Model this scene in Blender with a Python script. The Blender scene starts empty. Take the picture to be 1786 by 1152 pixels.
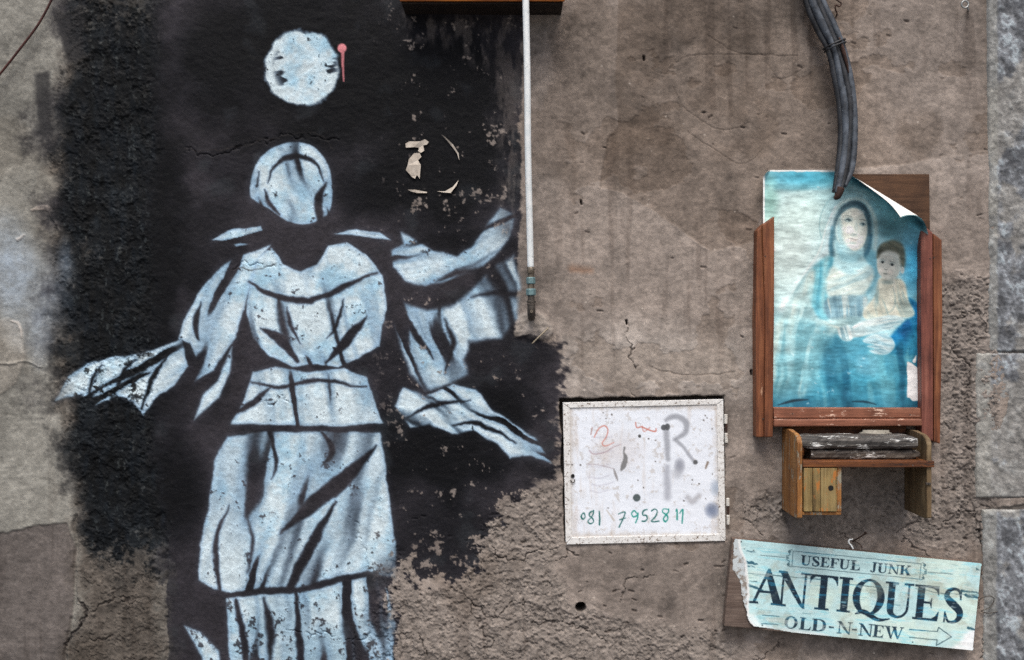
import bpy, bmesh, math, random
import numpy as np
from mathutils import Vector, Matrix

# ------------------------------------------------------------------ camera, sky, sun, exposure
S = 0.0014            # metres per photo pixel on the plaster
D = 2.4               # camera distance from the wall
CX, CY = 893.0, 576.0
sc = bpy.context.scene
cam_data = bpy.data.cameras.new("camera")
cam = bpy.data.objects.new("camera", cam_data)
sc.collection.objects.link(cam)
cam.location = (0, -D, 0)
cam.rotation_euler = (math.pi / 2, 0, 0)
cam_data.sensor_width = 36
cam_data.lens = 36 * D / (1786 * S)
cam_data.clip_end = 500
sc.camera = cam

world = bpy.data.worlds.new("World")
sc.world = world
world.use_nodes = True
wn = world.node_tree
SUN_EL, SUN_AZ = math.radians(63), math.radians(-14)   # azimuth measured from straight out of the wall
sky = wn.nodes.new("ShaderNodeTexSky")
sky.sky_type = 'NISHITA'
sky.sun_disc = False
sky.sun_elevation = SUN_EL
sky.sun_rotation = math.pi + SUN_AZ
sky.air_density = 1.0
sky.dust_density = 6.0
sky.ozone_density = 0.6
bg = wn.nodes["Background"]
wn.links.new(sky.outputs[0], bg.inputs[0])
bg.inputs[1].default_value = 0.085
sun_data = bpy.data.lights.new("sun", 'SUN')
sun_data.energy = 1.5
sun_data.angle = math.radians(26)
sun_data.color = (1.0, 0.97, 0.93)
sun = bpy.data.objects.new("sun", sun_data)
sc.collection.objects.link(sun)
sdir = Vector((math.sin(SUN_AZ) * math.cos(SUN_EL), -math.cos(SUN_AZ) * math.cos(SUN_EL), math.sin(SUN_EL)))
sun.rotation_euler = sdir.to_track_quat('Z', 'Y').to_euler()
sun.location = sdir * 6
sc.view_settings.view_transform = 'Standard'
sc.view_settings.look = 'None'
sc.view_settings.gamma = 1
sc.view_settings.exposure = 0.94
sc.view_settings.use_curve_mapping = False
sc.render.engine = 'CYCLES'
sc.cycles.use_denoising = False
sc.cycles.max_bounces = 6

random.seed(4)
COL = sc.collection
f32 = np.float32

# ------------------------------------------------------------------ helpers
def P(px, py, d=0.0):
    """point d metres in front of the wall plane that is seen at photo pixel (px, py)"""
    f = (D - d) / D
    return Vector(((px - CX) * S * f, -d, (CY - py) * S * f))

def lin(c):
    c = np.asarray(c, dtype=f32) / 255.0
    return np.where(c <= 0.04045, c / 12.92, ((c + 0.055) / 1.055) ** 2.4).astype(f32)

def rgba(c):
    l = lin(c)
    return (float(l[0]), float(l[1]), float(l[2]), 1.0)

def tag(o, label=None, cat=None, group=None, kind=None):
    if label: o["label"] = label
    if cat: o["category"] = cat
    if group: o["group"] = group
    if kind: o["kind"] = kind
    return o

def empty(name, loc, label, cat, group=None):
    o = bpy.data.objects.new(name, None)
    o.empty_display_size = 0.05
    o.location = loc
    COL.objects.link(o)
    return tag(o, label, cat, group)

def origin(o):
    v = Vector((0, 0, 0))
    while o is not None:
        v = v + Vector(o.location)
        o = o.parent
    return v

def link(name, me, mat, parent=None, smooth=False, loc=None):
    """mesh built in world coordinates -> object (child of parent, or placed at loc)"""
    o = bpy.data.objects.new(name, me)
    COL.objects.link(o)
    if parent is not None:
        o.parent = parent
        me.transform(Matrix.Translation(-origin(parent)))
    elif loc is not None:
        me.transform(Matrix.Translation(-Vector(loc)))
        o.location = loc
    if mat is not None:
        me.materials.append(mat)
    if smooth:
        me.polygons.foreach_set("use_smooth", np.ones(len(me.polygons), dtype=bool))
    return o

def pyd(name, verts, faces, mat, parent=None, smooth=False, loc=None):
    me = bpy.data.meshes.new(name)
    me.from_pydata([tuple(v) for v in verts], [], faces)
    me.update()
    return link(name, me, mat, parent, smooth, loc)

def bm_obj(name, bm, mat, parent=None, smooth=False, loc=None):
    bmesh.ops.recalc_face_normals(bm, faces=bm.faces[:])
    me = bpy.data.meshes.new(name)
    bm.to_mesh(me)
    bm.free()
    return link(name, me, mat, parent, smooth, loc)

def prism(name, outline, d0, d1, mat, parent=None, bevel=0.0015, jitter=0.0, loc=None, seg=2):
    """photo-pixel outline of the FRONT face (at depth d1), extruded straight back to depth d0"""
    bm = bmesh.new()
    fr = [P(x, y, d1) for x, y in outline]
    a = [bm.verts.new((v.x + random.uniform(-jitter, jitter), -d1, v.z + random.uniform(-jitter, jitter))) for v in fr]
    b = [bm.verts.new((v.co.x, -d0, v.co.z)) for v in a]
    bm.faces.new(a)
    bm.faces.new(b[::-1])
    n = len(a)
    for i in range(n):
        bm.faces.new((a[i], b[i], b[(i + 1) % n], a[(i + 1) % n]))
    if bevel:
        bmesh.ops.bevel(bm, geom=bm.edges[:], offset=bevel, segments=seg, affect='EDGES', profile=0.6)
    return bm_obj(name, bm, mat, parent, False, loc)

def box(name, lo, hi, mat, parent=None, bevel=0.0015, loc=None, rot=None):
    bm = bmesh.new()
    bmesh.ops.create_cube(bm, size=1)
    c = (Vector(lo) + Vector(hi)) / 2
    s = Vector(hi) - Vector(lo)
    bmesh.ops.scale(bm, vec=s, verts=bm.verts)
    if bevel:
        bmesh.ops.bevel(bm, geom=bm.edges[:], offset=bevel, segments=2, affect='EDGES', profile=0.6)
    if rot is not None:
        bmesh.ops.rotate(bm, verts=bm.verts, cent=(0, 0, 0), matrix=rot)
    bmesh.ops.translate(bm, vec=c, verts=bm.verts)
    return bm_obj(name, bm, mat, parent, False, loc)

def catmull(pts, n=8, closed=False):
    pts = [np.asarray(p, dtype=float) for p in pts]
    m = len(pts)
    out = []
    rng = range(m) if closed else range(m - 1)
    for i in rng:
        if closed:
            p0, p1, p2, p3 = pts[(i - 1) % m], pts[i], pts[(i + 1) % m], pts[(i + 2) % m]
        else:
            p0, p1, p2, p3 = pts[max(i - 1, 0)], pts[i], pts[i + 1], pts[min(i + 2, m - 1)]
        for k in range(n):
            t = k / n
            out.append(0.5 * (2 * p1 + (p2 - p0) * t + (2 * p0 - 5 * p1 + 4 * p2 - p3) * t * t + (3 * p1 - p0 - 3 * p2 + p3) * t ** 3))
    if not closed:
        out.append(pts[-1])
    return np.array(out)

def tube(name, pts, r, mat, parent=None, sides=12, n=6, loc=None, spline=True):
    """pts: world points; r: radius or list of radii per point"""
    rr = list(r) if hasattr(r, '__len__') else [r] * len(pts)
    path = [list(p) + [q] for p, q in zip(pts, rr)]
    path = catmull(path, n) if spline and len(pts) > 2 else np.array(path, dtype=float)
    verts, faces = [], []
    t0 = Vector(path[1][:3]) - Vector(path[0][:3])
    up = Vector((0, 1, 0)) if abs(t0.normalized().y) < 0.9 else Vector((1, 0, 0))
    u = t0.cross(up).normalized()
    m = len(path)
    for i in range(m):
        a = Vector(path[max(i - 1, 0)][:3]); b = Vector(path[min(i + 1, m - 1)][:3])
        t = (b - a).normalized()
        u = (u - t * u.dot(t)).normalized()
        w = t.cross(u)
        for k in range(sides):
            an = 2 * math.pi * k / sides
            verts.append(Vector(path[i][:3]) + (u * math.cos(an) + w * math.sin(an)) * path[i][3])
    for i in range(m - 1):
        for k in range(sides):
            k2 = (k + 1) % sides
            faces.append((i * sides + k, i * sides + k2, (i + 1) * sides + k2, (i + 1) * sides + k))
    faces.append(tuple(range(sides))[::-1])
    faces.append(tuple((m - 1) * sides + k for k in range(sides)))
    me = bpy.data.meshes.new(name)
    me.from_pydata([tuple(v) for v in verts], [], faces)
    me.update()
    o = link(name, me, mat, parent, True, loc)
    for p in me.polygons[-2:]:
        p.use_smooth = False
    return o

def lathe(name, base, axis, prof, mat, parent=None, sides=20, smooth=True, loc=None):
    """prof: list of (distance along axis, radius)"""
    axis = Vector(axis).normalized()
    u = axis.cross(Vector((0, 1, 0)) if abs(axis.y) < 0.9 else Vector((1, 0, 0))).normalized()
    w = axis.cross(u)
    verts, faces = [], []
    for h, r in prof:
        for k in range(sides):
            an = 2 * math.pi * k / sides
            verts.append(Vector(base) + axis * h + (u * math.cos(an) + w * math.sin(an)) * r)
    m = len(prof)
    for i in range(m - 1):
        for k in range(sides):
            k2 = (k + 1) % sides
            faces.append((i * sides + k, i * sides + k2, (i + 1) * sides + k2, (i + 1) * sides + k))
    faces.append(tuple(range(sides))[::-1])
    faces.append(tuple((m - 1) * sides + k for k in range(sides)))
    o = pyd(name, verts, faces, mat, parent, False, loc)
    if smooth:
        bm = bmesh.new(); bm.from_mesh(o.data)
        bmesh.ops.recalc_face_normals(bm, faces=bm.faces[:])
        bm.to_mesh(o.data); bm.free()
        for p in o.data.polygons:
            p.use_smooth = len(p.vertices) == 4
        try:
            o.data.set_sharp_from_angle(angle=math.radians(35))
        except Exception:
            pass
    return o

# ------------------------------------------------------------------ noise and painting on regular grids
def vnoise(X, Y, scale, seed):
    rng = np.random.RandomState(seed)
    G = rng.rand(257, 257).astype(f32)
    G[256, :] = G[0, :]; G[:, 256] = G[:, 0]
    x = (X / scale).astype(f32) + f32(1000.37 + seed % 7); y = (Y / scale).astype(f32) + f32(1000.71 + seed % 5)
    xi = np.floor(x).astype(np.int32); yi = np.floor(y).astype(np.int32)
    fx = x - xi; fy = y - yi
    fx = fx * fx * (3 - 2 * fx); fy = fy * fy * (3 - 2 * fy)
    xi &= 255; yi &= 255
    a = G[yi, xi]; b = G[yi, xi + 1]; c = G[yi + 1, xi]; d = G[yi + 1, xi + 1]
    return (a + (b - a) * fx) * (1 - fy) + (c + (d - c) * fx) * fy

def fbm(X, Y, scale, seed, octs=4, gain=0.5, rot=0.6):
    out = np.zeros(X.shape, f32); amp = 1.0; tot = 0.0
    c, s = math.cos(rot), math.sin(rot)
    x, y = X, Y
    for i in range(octs):
        out += f32(amp) * vnoise(x, y, scale, seed + 13 * i)
        tot += amp; amp *= gain; scale /= 2.03
        x, y = c * x - s * y, s * x + c * y
    return out / f32(tot)

def worley(X, Y, cell, seed):
    rng = np.random.RandomState(seed)
    G = rng.rand(256, 256, 2).astype(f32)
    x = (X / cell).astype(f32) + f32(500); y = (Y / cell).astype(f32) + f32(500)
    xi = np.floor(x).astype(np.int32); yi = np.floor(y).astype(np.int32)
    best = np.full(X.shape, 9.0, f32)
    for dy in (-1, 0, 1):
        for dx in (-1, 0, 1):
            g = G[(yi + dy) & 255, (xi + dx) & 255]
            d = (xi + dx + g[..., 0] - x) ** 2 + (yi + dy + g[..., 1] - y) ** 2
            best = np.minimum(best, d)
    return np.sqrt(best)

def smooth(e0, e1, x):
    t = np.clip((x - e0) / (e1 - e0), 0, 1)
    return t * t * (3 - 2 * t)

def sd_poly(X, Y, pts):
    d = np.full(X.shape, 1e12, f32)
    inside = np.zeros(X.shape, bool)
    n = len(pts)
    for i in range(n):
        ax, ay = pts[i]; bx, by = pts[(i + 1) % n]
        ex, ey = bx - ax, by - ay
        L = ex * ex + ey * ey
        if L < 1e-12: continue
        wx, wy = X - f32(ax), Y - f32(ay)
        t = np.clip((wx * f32(ex) + wy * f32(ey)) / f32(L), 0, 1)
        d = np.minimum(d, (wx - t * f32(ex)) ** 2 + (wy - t * f32(ey)) ** 2)
        c1 = (ay > Y) != (by > Y)
        if ey != 0:
            inside ^= c1 & (wx < f32(ex) * (Y - f32(ay)) / f32(ey))
    d = np.sqrt(d)
    return np.where(inside, -d, d)

def sd_stroke(X, Y, pts, ws):
    d = np.full(X.shape, 1e9, f32)
    for i in range(len(pts) - 1):
        ax, ay = pts[i]; bx, by = pts[i + 1]
        ex, ey = bx - ax, by - ay
        L = ex * ex + ey * ey + 1e-9
        wx, wy = X - f32(ax), Y - f32(ay)
        t = np.clip((wx * f32(ex) + wy * f32(ey)) / f32(L), 0, 1)
        dd = np.sqrt((wx - t * f32(ex)) ** 2 + (wy - t * f32(ey)) ** 2) - (f32(ws[i]) + t * f32(ws[i + 1] - ws[i]))
        d = np.minimum(d, dd)
    return d

class Canvas:
    def __init__(self, gx, gy, seed=1, wscale=14):
        self.gx = np.asarray(gx, f32); self.gy = np.asarray(gy, f32)
        self.X, self.Y = np.meshgrid(self.gx, self.gy)
        self.wx = fbm(self.X, self.Y, wscale, seed, 4, 0.6) - 0.5
        self.wy = fbm(self.X, self.Y, wscale, seed + 101, 4, 0.6) - 0.5
        self.col = np.zeros(self.X.shape + (3,), f32)
    def new(self):
        return np.zeros(self.X.shape, f32)
    def win(self, pts, pad):
        pts = np.asarray(pts)
        x0, y0 = pts.min(0) - pad; x1, y1 = pts.max(0) + pad
        ix = slice(int(np.searchsorted(self.gx, x0)), int(np.searchsorted(self.gx, x1)))
        iy = slice(int(np.searchsorted(self.gy, y0)), int(np.searchsorted(self.gy, y1)))
        return iy, ix
    def mask_poly(self, pts, soft=1.5, warp=0.0, spline=True, n=6, grow=0.0):
        p = catmull(pts, n, True) if spline else np.array(pts, float)
        w = self.win(p, soft + abs(warp) + 3)
        X = self.X[w] + f32(warp) * self.wx[w]; Y = self.Y[w] + f32(warp) * self.wy[w]
        return w, smooth(soft, -soft, sd_poly(X, Y, p) - f32(grow))
    def mask_stroke(self, pts, ws, soft=1.0, warp=0.0, spline=True, n=6):
        ws = list(ws) if hasattr(ws, '__len__') else [ws] * len(pts)
        q = [list(p) + [x] for p, x in zip(pts, ws)]
        q = catmull(q, n) if spline and len(pts) > 2 else np.array(q, float)
        w = self.win(q[:, :2], max(ws) + soft + abs(warp) + 3)
        X = self.X[w] + f32(warp) * self.wx[w]; Y = self.Y[w] + f32(warp) * self.wy[w]
        return w, smooth(soft, -soft, sd_stroke(X, Y, q[:, :2], np.maximum(q[:, 2], 0)))
    def put(self, wm, color, op=1.0):
        w, m = wm
        m = (m * f32(op))[..., None]
        self.col[w] = self.col[w] * (1 - m) + np.asarray(color, f32) * m
    def poly(self, pts, color, soft=1.5, op=1.0, warp=0.0, spline=True):
        self.put(self.mask_poly(pts, soft, warp, spline), color, op)
    def stroke(self, pts, ws, color, soft=1.0, op=1.0, warp=0.0, spline=True):
        self.put(self.mask_stroke(pts, ws, soft, warp, spline), color, op)
    def blob(self, c, r, color, op=1.0, power=1.0):
        rx, ry = r if hasattr(r, '__len__') else (r, r)
        w = self.win([(c[0] - rx, c[1] - ry), (c[0] + rx, c[1] + ry)], 2)
        q = ((self.X[w] - f32(c[0])) / f32(rx)) ** 2 + ((self.Y[w] - f32(c[1])) / f32(ry)) ** 2
        self.put((w, np.clip(1 - q, 0, 1) ** f32(1.5 * power)), color, op)
    def ell(self, c, r, color, soft=1.5, op=1.0, warp=0.0, rot=0.0):
        rx, ry = r if hasattr(r, '__len__') else (r, r)
        cr, sr = math.cos(rot), math.sin(rot)
        pts = [(c[0] + rx * math.cos(a) * cr - ry * math.sin(a) * sr, c[1] + rx * math.cos(a) * sr + ry * math.sin(a) * cr)
               for a in np.linspace(0, 2 * math.pi, 28, endpoint=False)]
        self.poly(pts, color, soft, op, warp, False)

def mix(a, b, m):
    m = m[..., None] if m.ndim == 2 else m
    return a * (1 - m) + np.asarray(b, f32) * m

def grid_mesh(name, pos, col=None, keep=None, extra=None, hide_back=False):
    """pos (H,W,3) world coordinates, col (H,W,3) sRGB 0-255 -> mesh with colour attribute; keep: bool per face"""
    H, W = pos.shape[:2]
    idx = np.arange(H * W, dtype=np.int32).reshape(H, W)
    q = np.stack([idx[:-1, :-1], idx[1:, :-1], idx[1:, 1:], idx[:-1, 1:]], -1).reshape(-1, 4)
    if keep is not None:
        q = q[keep.ravel()]
    used = np.unique(q)
    remap = np.zeros(H * W, np.int32); remap[used] = np.arange(len(used), dtype=np.int32)
    q = remap[q]
    me = bpy.data.meshes.new(name)
    me.vertices.add(len(used)); me.loops.add(q.size); me.polygons.add(len(q))
    me.vertices.foreach_set("co", pos.reshape(-1, 3)[used].astype(f32).ravel())
    me.loops.foreach_set("vertex_index", q.ravel())
    me.polygons.foreach_set("loop_start", np.arange(0, q.size, 4, dtype=np.int32))
    me.polygons.foreach_set("loop_total", np.full(len(q), 4, np.int32))
    me.update(calc_edges=True)
    if col is not None:
        a = me.color_attributes.new("Col", 'FLOAT_COLOR', 'POINT')
        c = np.ones((len(used), 4), f32)
        c[:, :3] = lin(np.clip(col.reshape(-1, 3)[used], 0, 255))
        a.data.foreach_set("color", c.ravel())
    for k, v in (extra or {}).items():
        a = me.attributes.new(k, 'FLOAT', 'POINT')
        a.data.foreach_set("value", v.ravel()[used].astype(f32))
    return me

# ------------------------------------------------------------------ materials
def nodes_of(name):
    m = bpy.data.materials.new(name)
    m.use_nodes = True
    nt = m.node_tree
    return m, nt, nt.nodes["Principled BSDF"]

def N(nt, typ, **kw):
    n = nt.nodes.new(typ)
    for k, v in kw.items():
        setattr(n, k, v)
    return n

def coords(nt, scale=(1, 1, 1), jitter=True):
    tc = N(nt, "ShaderNodeTexCoord")
    mp = N(nt, "ShaderNodeMapping")
    mp.inputs['Scale'].default_value = scale
    nt.links.new(tc.outputs['Object'], mp.inputs['Vector'])
    if jitter:
        oi = N(nt, "ShaderNodeObjectInfo")
        mu = N(nt, "ShaderNodeMath", operation='MULTIPLY'); mu.inputs[1].default_value = 37.0
        nt.links.new(oi.outputs['Random'], mu.inputs[0])
        nt.links.new(mu.outputs[0], mp.inputs['Location'])
    return mp.outputs[0]

def noise(nt, vec, scale, detail=6, rough=0.6, dist=0.0):
    n = N(nt, "ShaderNodeTexNoise")
    n.inputs['Scale'].default_value = scale; n.inputs['Detail'].default_value = detail
    n.inputs['Roughness'].default_value = rough; n.inputs['Distortion'].default_value = dist
    nt.links.new(vec, n.inputs['Vector'])
    return n.outputs['Fac']

def ramp(nt, fac, stops):
    r = N(nt, "ShaderNodeValToRGB")
    el = r.color_ramp.elements
    while len(el) < len(stops): el.new(0.5)
    for e, (p, c) in zip(el, stops):
        e.position = p
        e.color = c if len(c) == 4 else (*c, 1)
    nt.links.new(fac, r.inputs[0])
    return r.outputs[0]

def mixc(nt, a, b, fac, mode='MIX'):
    m = N(nt, "ShaderNodeMix", data_type='RGBA', blend_type=mode)
    for sock, v in ((m.inputs['Factor'], fac), (m.inputs['A'], a), (m.inputs['B'], b)):
        if isinstance(v, (int, float)): sock.default_value = v
        elif isinstance(v, tuple): sock.default_value = v
        else: nt.links.new(v, sock)
    # colour sockets are index 6/7 on the Mix node
    for i, v in ((6, a), (7, b)):
        if isinstance(v, tuple): m.inputs[i].default_value = v
        else: nt.links.new(v, m.inputs[i])
    return m.outputs[2]

def bump(nt, bsdf, height, strength=0.3, dist=0.001):
    b = N(nt, "ShaderNodeBump")
    b.inputs['Strength'].default_value = strength; b.inputs['Distance'].default_value = dist
    nt.links.new(height, b.inputs['Height'])
    nt.links.new(b.outputs[0], bsdf.inputs['Normal'])

def attr_material(name, grain=0.12, grain_scale=900, rough=0.9, bstr=0.35, bdist=0.0008, rough_attr=None, spec=0.3, warp_xy=(1, 1, 1)):
    m, nt, b = nodes_of(name)
    at = N(nt, "ShaderNodeAttribute", attribute_name="Col")
    v = coords(nt, warp_xy, False)
    g = noise(nt, v, grain_scale, 3, 0.7)
    lo, hi = 1 - grain, 1 + grain
    gr = ramp(nt, g, [(0.25, (lo, lo, lo)), (0.75, (hi, hi, hi))])
    c = mixc(nt, at.outputs['Color'], gr, 1.0, 'MULTIPLY')
    nt.links.new(c, b.inputs['Base Color'])
    b.inputs['Specular IOR Level'].default_value = spec
    if rough_attr:
        ra = N(nt, "ShaderNodeAttribute", attribute_name=rough_attr)
        nt.links.new(ra.outputs['Fac'], b.inputs['Roughness'])
    else:
        b.inputs['Roughness'].default_value = rough
    bump(nt, b, g, bstr, bdist)
    return m

def wood(name, dark, mid, light, axis='Z', wear=None, wear_amt=0.62, rough=0.6, scale=14, stretch=0.07, bstr=0.4):
    m, nt, b = nodes_of(name)
    sc3 = {'X': (stretch, 1, 1), 'Y': (1, stretch, 1), 'Z': (1, 1, stretch)}[axis]
    v = coords(nt, sc3)
    g1 = noise(nt, v, scale * 6, 6, 0.65, 0.6)
    g2 = noise(nt, v, scale * 22, 4, 0.7)
    c = ramp(nt, g1, [(0.3, rgba(dark)), (0.5, rgba(mid)), (0.72, rgba(light))])
    fine = ramp(nt, g2, [(0.25, (0.72, 0.72, 0.72)), (0.7, (1.1, 1.1, 1.1))])
    c = mixc(nt, c, fine, 1.0, 'MULTIPLY')
    vb = coords(nt, (1, 1, 1))
    blot = noise(nt, vb, 16, 5, 0.65)
    c = mixc(nt, c, ramp(nt, blot, [(0.3, (0.62, 0.6, 0.6)), (0.62, (1.08, 1.08, 1.08))]), 1.0, 'MULTIPLY')
    if wear:
        wv = coords(nt, tuple(0.25 + 0.75 * q for q in sc3))
        w = noise(nt, wv, 60, 6, 0.75)
        wf = ramp(nt, w, [(wear_amt, (0, 0, 0)), (wear_amt + 0.05, (1, 1, 1))])
        c = mixc(nt, c, rgba(wear), wf)
    nt.links.new(c, b.inputs['Base Color'])
    rr = ramp(nt, g1, [(0.3, (rough + .12,) * 3), (0.7, (rough - .1,) * 3)])
    nt.links.new(rr, b.inputs['Roughness'])
    b.inputs['Specular IOR Level'].default_value = 0.35
    bump(nt, b, g2, bstr, 0.0012)
    return m

def speckle(name, base, alt, dirt=None, rough=0.5, scale=60, metallic=0.0, dirt_amt=0.6, bstr=0.2, spec=0.4):
    m, nt, b = nodes_of(name)
    v = coords(nt)
    n1 = noise(nt, v, scale, 6, 0.65)
    c = ramp(nt, n1, [(0.35, rgba(base)), (0.65, rgba(alt))])
    if dirt:
        n2 = noise(nt, v, scale * 2.3, 6, 0.75)
        c = mixc(nt, c, rgba(dirt), ramp(nt, n2, [(dirt_amt, (0, 0, 0)), (dirt_amt + 0.06, (1, 1, 1))]))
    nt.links.new(c, b.inputs['Base Color'])
    b.inputs['Roughness'].default_value = rough
    b.inputs['Metallic'].default_value = metallic
    b.inputs['Specular IOR Level'].default_value = spec
    bump(nt, b, noise(nt, v, scale * 6, 3, 0.7), bstr, 0.0008)
    return m

M_wall = attr_material("plaster", 0.24, 420, 0.9, 0.55, 0.0014, "Rgh", 0.15)
M_print = attr_material("printed_paper", 0.05, 900, 0.55, 0.12, 0.0004, None, 0.35)
M_door = attr_material("white_paint_steel", 0.05, 500, 0.55, 0.12, 0.0005, None, 0.4)
M_sign = attr_material("printed_sheet", 0.08, 600, 0.6, 0.15, 0.0004, None, 0.35, (0.25, 1, 1))
M_stone = attr_material("grey_stone", 0.35, 330, 0.85, 0.6, 0.0014, None, 0.3)

# ------------------------------------------------------------------ ground (below the frame)
M_ground, nt, b = nodes_of("basalt_paving")
v = coords(nt, (1, 1, 1), False)
nt.links.new(ramp(nt, noise(nt, v, 3, 8, 0.7), [(0.3, (0.06, 0.06, 0.062, 1)), (0.7, (0.13, 0.125, 0.12, 1))]), b.inputs['Base Color'])
b.inputs['Roughness'].default_value = 0.75
bump(nt, b, noise(nt, v, 40, 6, 0.7), 0.5, 0.004)
gz = -1.6
g = pyd("ground", [(-60, -60, gz), (60, -60, gz), (60, 60, gz), (-60, 60, gz)], [(0, 1, 2, 3)], M_ground)
tag(g, kind="structure")

# ------------------------------------------------------------------ the plastered wall with its mural
def axis_coords(lo, a, b, hi, fine, coarse):
    left = np.arange(lo, a, coarse); mid = np.arange(a, b, fine); right = np.arange(b, hi + coarse, coarse)
    return np.concatenate([left, mid, right]).astype(f32)

gx = axis_coords(-1000, -24, 1815, 2790, 1.5, 12)
gy = axis_coords(-1200, -24, 1180, 1720, 1.5, 12)
cv = Canvas(gx, gy, 5, 26)
X, Y = cv.X, cv.Y
H = cv.new()

n_big = fbm(X, Y, 260, 11, 3)
n_mid = fbm(X, Y, 70, 21, 4)
n_fin = fbm(X, Y, 14, 31, 4, 0.65)
n_grit = fbm(X, Y, 5, 41, 2, 0.7)
tw = fbm(X, Y, 90, 52, 3)
trowel = fbm(X * 0.5 + 70 * tw, Y * 1.25 + 70 * n_mid, 13, 51, 3, 0.65)
H += (n_big - 0.5) * 0.012 + (n_mid - 0.5) * 0.004 + (n_fin - 0.5) * 0.0016 + (n_grit - 0.5) * 0.0009 + (trowel - 0.5) * 0.0012

def region(pts, soft=2, warp=0, spline=False):
    out = cv.new()
    w, m = cv.mask_poly(pts, soft, warp, spline)
    out[w] = m
    return out

# plaster colours, zone by zone
base = np.zeros(X.shape + (3,), f32) + np.array((131, 122, 115), f32)
left_zone = region([(-1100, -1300), (300, -1300), (300, 1800), (-1100, 1800)], 30, 0)
base = mix(base, (124, 123, 117), left_zone)
low_left = region([(-1100, 935), (0, 930), (60, 918), (118, 912), (132, 960), (126, 1060), (112, 1160), (100, 1800), (-1100, 1800)], 2.5, 10)
base = mix(base, (93, 88, 85), low_left)
midl = region([(-1100, 560), (20, 556), (40, 575), (46, 622), (30, 665), (0, 690), (-1100, 700)], 2, 10)
base = mix(base, (142, 138, 130), midl * 0.8)
tan_patch = region([(1085, -1300), (1078, 60), (1074, 150), (1078, 222), (1060, 240), (1046, 326), (1090, 340), (1130, 360), (1190, 405), (1240, 440),
                    (1320, 420), (1340, 300), (1560, 290), (1735, 260), (1735, -1300)], 2.5, 7)
base = mix(base, (113, 103, 95), tan_patch * 0.92)
upr = region([(1480, -1300), (1490, 60), (1560, 210), (1650, 330), (1740, 330), (1740, -1300)], 70, 60)
base = mix(base, (132, 124, 118), upr * 0.7)
below_box = region([(960, 975), (1080, 955), (1270, 955), (1275, 1100), (1180, 1080), (1060, 1060), (985, 1010)], 14, 26)
base = mix(base, (112, 104, 98), below_box * 0.8)
pale_mid = region([(985, 590), (1100, 560), (1300, 600), (1310, 690), (985, 695)], 40, 40)
base = mix(base, (148, 142, 136), pale_mid * 0.75)
base *= (1 + 0.26 * (n_big - 0.5) + 0.34 * (n_mid - 0.5) + 0.34 * (n_fin - 0.5) + 0.22 * (n_grit - 0.5) + 0.22 * (trowel - 0.5))[..., None]
dark_sm = smooth(0.56, 0.72, fbm(X, Y, 120, 61, 4))
base = mix(base, base * 0.86, dark_sm * 0.8)
H += tan_patch * -0.0016 + low_left * -0.003 + midl * 0.0012 + below_box * -0.001

# rough, crumbled zones
strip = region([(132, -1300), (120, 60), (96, 200), (92, 500), (112, 800), (130, 900), (130, 960), (134, 1060), (108, 1160), (95, 1800), (292, 1800), (288, 1000), (286, 900),
                (262, 600), (262, 300), (270, 60), (262, -1300)], 26, 60)
rubble = region([(690, 960), (740, 1045), (820, 1000), (850, 900), (900, 862), (985, 842), (985, 960), (960, 985), (1000, 1050), (1080, 1075), (1290, 1120),
                 (1290, 1800), (640, 1800), (640, 1060), (680, 1020)], 12, 34)
pocked = region([(1640, 500), (1735, 470), (1745, 950), (1640, 960), (1560, 930), (1490, 945), (1290, 905), (1330, 860), (1640, 850)], 22, 40)
w8 = worley(X + 8 * n_fin, Y * 1.1 + 8 * n_mid, 11, 71)
w20 = worley(X + 16 * n_fin, Y + 16 * n_mid, 26, 72)
n_str = fbm(X + 10 * n_fin, Y * 0.42, 13, 73, 4, 0.65)
crumb = (w8 - 0.45) * 0.0016 * smooth(0.45, 0.6, n_mid) + (w20 - 0.45) * 0.003 + (n_fin - 0.5) * 0.009 + (n_grit - 0.5) * 0.0045 - 0.005 * smooth(0.54, 0.64, n_str)
nA = fbm(X, Y, 46, 171, 5, 0.6); nB = fbm(X, Y, 24, 172, 5, 0.62); nC = fbm(X * .8, Y, 120, 173, 6, 0.55)
terr = smooth(.49, .505, nA) * .0022 + smooth(.53, .545, nB) * .0018 - smooth(.60, .61, nB) * .001
pitf = smooth(.66, .72, fbm(X, Y, 7, 174, 3, .6))
n_ver = fbm(X + 6 * n_fin, Y * 0.22, 8, 176, 4, 0.65)
H += strip * (-0.003 + crumb * 0.13 + terr * 1.1 - pitf * .0012 + (n_ver - .5) * .003)
H += rubble * (-0.003 + crumb * 0.42 + terr - pitf * .0025)
H += pocked * (-0.003 + crumb * 0.50 + terr * 1.1 - pitf * .003)
coat = smooth(.585, .597, nC) * smooth(960, 1010, X) * (1 - rubble) * (1 - pocked)   # patches where the last skim coat has gone
H -= coat * .0011
base = mix(base, base * np.array((.93, .915, .90), f32), coat)
chip = (smooth(.49, .505, nA) * .5 + smooth(.53, .545, nB) * .5)
base *= (1 + (chip - .5) * .16 * np.maximum(rubble, pocked))[..., None]
base = mix(base, base * .62, pitf * np.maximum(np.maximum(rubble, pocked), strip) * .7)
base = mix(base, np.array((86, 80, 74), f32) * (0.66 + 0.6 * n_fin)[..., None], strip * 0.9)
base = mix(base, np.array((120, 113, 107), f32) * (0.76 + 0.26 * n_fin + 0.3 * n_grit)[..., None], rubble * 0.8)
base = mix(base, np.array((115, 109, 104), f32) * (0.70 + 0.36 * n_fin + 0.3 * n_grit)[..., None], pocked * 0.75)
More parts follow.
